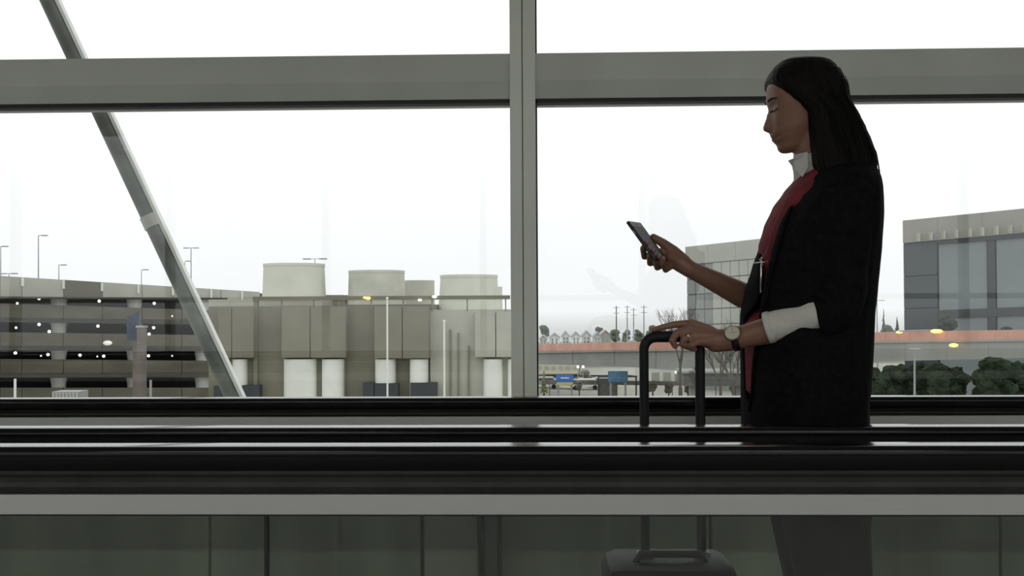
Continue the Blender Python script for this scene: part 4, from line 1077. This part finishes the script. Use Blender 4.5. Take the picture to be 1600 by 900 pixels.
# ---- watch
wc = L3(1149, 520.5, YH - .052)
wn_v = Vector((-.05, -.93, .36)).normalized()
fd = (LWr - LE).normalized()
strap = MB(); sc = LE.lerp(LWr, .985)
u_ = Vector((0, 0, 1)); u_ = (u_ - fd * u_.dot(fd)).normalized(); v_ = fd.cross(u_).normalized()
rgs = []
for off, rad in ((-.0085, .0285), (-.0075, .0300), (.0075, .0300), (.0085, .0285)):
    rgs.append([sc + fd * off + (u_ * math.cos(q) + v_ * math.sin(q)) * rad for q in [2 * PI * k_ / 36 for k_ in range(36)]])
wt = MB().rings(rgs, cap=False).build('watch_strap', mat('dark_leather_strap', (.012, .007, .006), .5), woman, smooth=True, label='dark leather watch strap')
nrm = (-v_ if v_.y > 0 else v_); nrm = (nrm * .90 + u_ * .43).normalized()
Rm = nrm.to_track_quat('Z', 'Y').to_matrix()
cpos = sc + nrm * .0275
def disc(r, z0, z1, n=40, dz=0): 
    mb_ = MB().lathe((0, 0, 0), [(r * .96, z0), (r, z0 + .001), (r, z1 - .001), (r * .95, z1)], n)
    return mb_.xf(Matrix.Translation(cpos) @ Rm.to_4x4())
disc(.0192, 0, .007).build('watch_case', mat('rose_gold_case', (.35, .25, .17), .3, .8), wt, autos=40)
disc(.0170, .0062, .0076).build('watch_dial', mat('cream_dial', (.62, .60, .50), .4), wt, autos=40, label='cream watch dial')
mb = MB(); mb.box(-.0004, .0004, 0, .012, .0077, .0081); mb.box(0, .008, -.0004, .0004, .0077, .0081)
for i in range(12):
    a = i * PI / 6; mb.ball((math.cos(a) * .0145, math.sin(a) * .0145, .0078), .0006, sub=1)
mb.xf(Matrix.Translation(cpos) @ Rm.to_4x4()); mb.build('watch_hands', mat('dial_marks', (.15, .12, .08), .4, .5), wt)
mb = MB().tube([(.019, 0, .0035), (.0215, 0, .0035)], .0018, 10).xf(Matrix.Translation(cpos) @ Rm.to_4x4()); mb.build('crown', MATS['rose_gold_case'], wt)
# ---- ring
rc = mc['r'].lerp(hp_(1069, 529, -.034), .62); rd = (hp_(1069, 529, -.034) - mc['r']).normalized()
up2 = (Vector((0, 0, 1)) - rd * rd.z).normalized(); sd2 = rd.cross(up2)
M_silv = mat('silver_metal', (.75, .74, .70), .25, .9)
MB().tube([rc + (up2 * math.cos(q) + sd2 * math.sin(q)) * .0100 for q in [2 * PI * k_ / 24 for k_ in range(25)]], .0014, 8).build('finger_ring', M_silv, woman, smooth=True, label='silver ring with pale stone')
MB().ball(rc + Vector((-.001, -.0100, .003)), .0035, (1, .7, 1), 1).build('ring_stone', M_silv, woman)
# fingernails
M_nail = mat('nail', (.42, .25, .21), .3)
def nail(tip, dr, nrm_, w_=.0045, l_=.006):
    dr = dr.normalized(); nrm_ = (nrm_ - dr * nrm_.dot(dr)).normalized(); s_ = dr.cross(nrm_)
    M = Matrix((( *s_, 0), (*dr, 0), (*nrm_, 0), (0, 0, 0, 1))).transposed(); M = Matrix.Translation(tip) @ M
    MB().ball((0, 0, 0), 1, (w_, l_, .0012), 2).xf(M).build('fingernail', M_nail, woman, smooth=True)
nail(hp_(1022, 514.5, .003) + Vector((0, -.002, .0055)), Vector((-1, 0, -.25)), Vector((0, -.4, 1)))
nail(hp_(1054, 540, -.025) + Vector((-.0042, -.0045, 0)), Vector((.3, .1, -1)), Vector((-.6, -.8, 0)))
for a, b, c_, d_n, r_ in fing:
    tp = rp(*d_n); nail(tp + Vector((-.001, -.0055, .001)), rp(*d_n) - rp(*c_), Vector((-.3, -1, .1)))
# ---- cross necklace
nk = MB()
pts = [G(1246, 268, Y0 - .055), G(1232, 300, Y0 - .075), G(1217, 335, Y0 - .085), G(1205, 365, Y0 - .085), G(1198, 392, Y0 - .08), G(1190, 405, Y0 - .078)]
for i in range(6):
    pass
chain_pts = []
for i in range(len(pts) - 1):
    for j in range(14): chain_pts.append(pts[i].lerp(pts[i + 1], j / 14))
for p in chain_pts: nk.ball(p, .0011, (1, 1, 1), 1)
chn = nk.build('necklace_chain', mat('dull_silver', (.25, .24, .21), .4, .8), woman, kind='stuff')
mb = MB(); yq = Y0 - .150
mb.limb([G(1190, 403, yq), G(1188.5, 456, yq)], [.0022, .0020], 8)
mb.limb([G(1178.5, 411, yq), G(1198.5, 409, yq)], [.0018, .0018], 8)
for t_ in range(5): mb.tube([G(1186 + t_, 404.5, yq - .002), G(1193 - t_ * .6, 414, yq - .003)], .0009, 6)
mb.build('cross_pendant', M_silv, woman, smooth=True, label='long silver cross pendant')

# ------------------------------------------------------------------ phone
NT = rp(981, 344.5, -.030)
Ld = (G(1003.5, 378.5, YP) - G(981, 345, YP)); Ld.y = 0; Ld.normalize(); Ld.y = -.37; Ld.normalize()
Wd = Vector((.56, .83, -.02)); Wd = (Wd - Ld * Wd.dot(Ld)).normalized()
Nd = Ld.cross(Wd).normalized()
if Nd.x < 0: Nd = -Nd
PL, PW, PT = .128, .066, .0085
Mx = Matrix(((*Wd, 0), (*Ld, 0), (*Nd, 0), (0, 0, 0, 1))).transposed()
Mp = Matrix.Translation(NT) @ Mx
ph = thing('smartphone', NT + Ld * PL * .5 + Wd * PW * .5, 'dark slim smartphone held up in the woman\'s far hand', 'phone')
mb = MB().box(0, PW, 0, PL, -PT, 0, .0026).xf(Mp); mb.build('case', mat('phone_case', (.02, .021, .022), .35), ph, autos=30)
mb = MB().box(.003, PW - .003, .018, PL - .016, 0, .0005).xf(Mp); mb.build('screen', mat('dark_screen', (.018, .021, .024), .3, ior=1.2), ph)
mb = MB().box(.003, PW - .003, .003, .0175, 0, .0006).xf(Mp); mb.build('top_bezel', mat('grey_bezel', (.30, .30, .27), .5), ph, label='lighter grey strip at the top of the phone')
mb = MB().box(PW * .38, PW * .62, .009, .0105, .0006, .0009).xf(Mp); mb.build('earpiece', M_gask, ph)
mb = MB().box(-.0008, .0003, .03, .042, -.006, -.003).xf(Mp); mb.build('side_button', M_steel, ph)

# ------------------------------------------------------------------ suitcase
M_case = mat('dark_suitcase_shell', (.008, .009, .009), .5, 0, .2, 10, .1, 40, ior=1.3)
M_hand = mat('charcoal_handle', (.012, .013, .013), .5, 0, .15, 40, ior=1.3)
x0 = G(946, 885, YH - .12).x; x1 = G(1158, 885, YH - .12).x; ztop = G(1050, 884, YH - .12).z - .004
sc_ = thing('suitcase', ((x0 + x1) / 2, YH, .016), 'dark upright cabin suitcase with raised black handle, standing before the woman', 'suitcase')
MB().box(x0, x1, YH - .12, YH + .12, .075, ztop, .035).build('shell', M_case, sc_, autos=40)
for i in range(7):
    xx = lerp(x0 + .05, x1 - .05, i / 6); MB().box(xx - .008, xx + .008, YH - .124, YH - .118, .12, ztop - .05, .002).build('shell_rib', M_case, sc_)
MB().tube([((x0 + x1) / 2 - .08, YH - .06, ztop - .003), ((x0 + x1) / 2 - .07, YH - .06, ztop + .018), ((x0 + x1) / 2 + .07, YH - .06, ztop + .018), ((x0 + x1) / 2 + .08, YH - .06, ztop - .003)], .009, 10).build('carry_handle', M_hand, sc_, smooth=True)
for sx in (x0 + .04, x1 - .04):
    for yy_ in (YH - .09, YH + .09):
        mbw = MB().tube([(sx - .012, yy_, .041), (sx + .012, yy_, .041)], .025, 20); w_ = mbw.build('wheel', M_rubD, sc_, autos=40)
        MB().box(sx - .018, sx + .018, yy_ - .018, yy_ + .018, .055, .08, .004).build('wheel_housing', M_case, w_)
# telescopic handle: rounded inverted U
pl = G(1006.5, 600, YH); pr_ = G(1094, 600, YH); zt_ = G(1050, 526, YH).z; rc_ = .030
path = [(pl.x, YH, ztop - .01), (pl.x, YH, zt_ - rc_)]
for i in range(1, 9):
    a = PI - (PI / 2) * i / 8; path.append((pl.x + rc_ + rc_ * math.cos(a), YH, zt_ - rc_ + rc_ * math.sin(a)))
for i in range(0, 9):
    a = PI / 2 - (PI / 2) * i / 8; path.append((pr_.x - rc_ + rc_ * math.cos(a), YH, zt_ - rc_ + rc_ * math.sin(a)))
path += [(pr_.x, YH, ztop - .01)]
rads = [.0112] * 2 + [.0118 + .0018 * (i / 8) for i in range(8)] + [.0136 - .0018 * (i / 8) for i in range(9)] + [.0112]
MB().tube(path, rads, 20).build('telescopic_handle', M_hand, sc_, autos=50, label='raised black U-shaped pull handle')
for xx in (pl.x, pr_.x): MB().box(xx - .02, xx + .02, YH - .02, YH + .02, ztop - .004, ztop + .012, .003).build('handle_socket', M_steel, sc_)
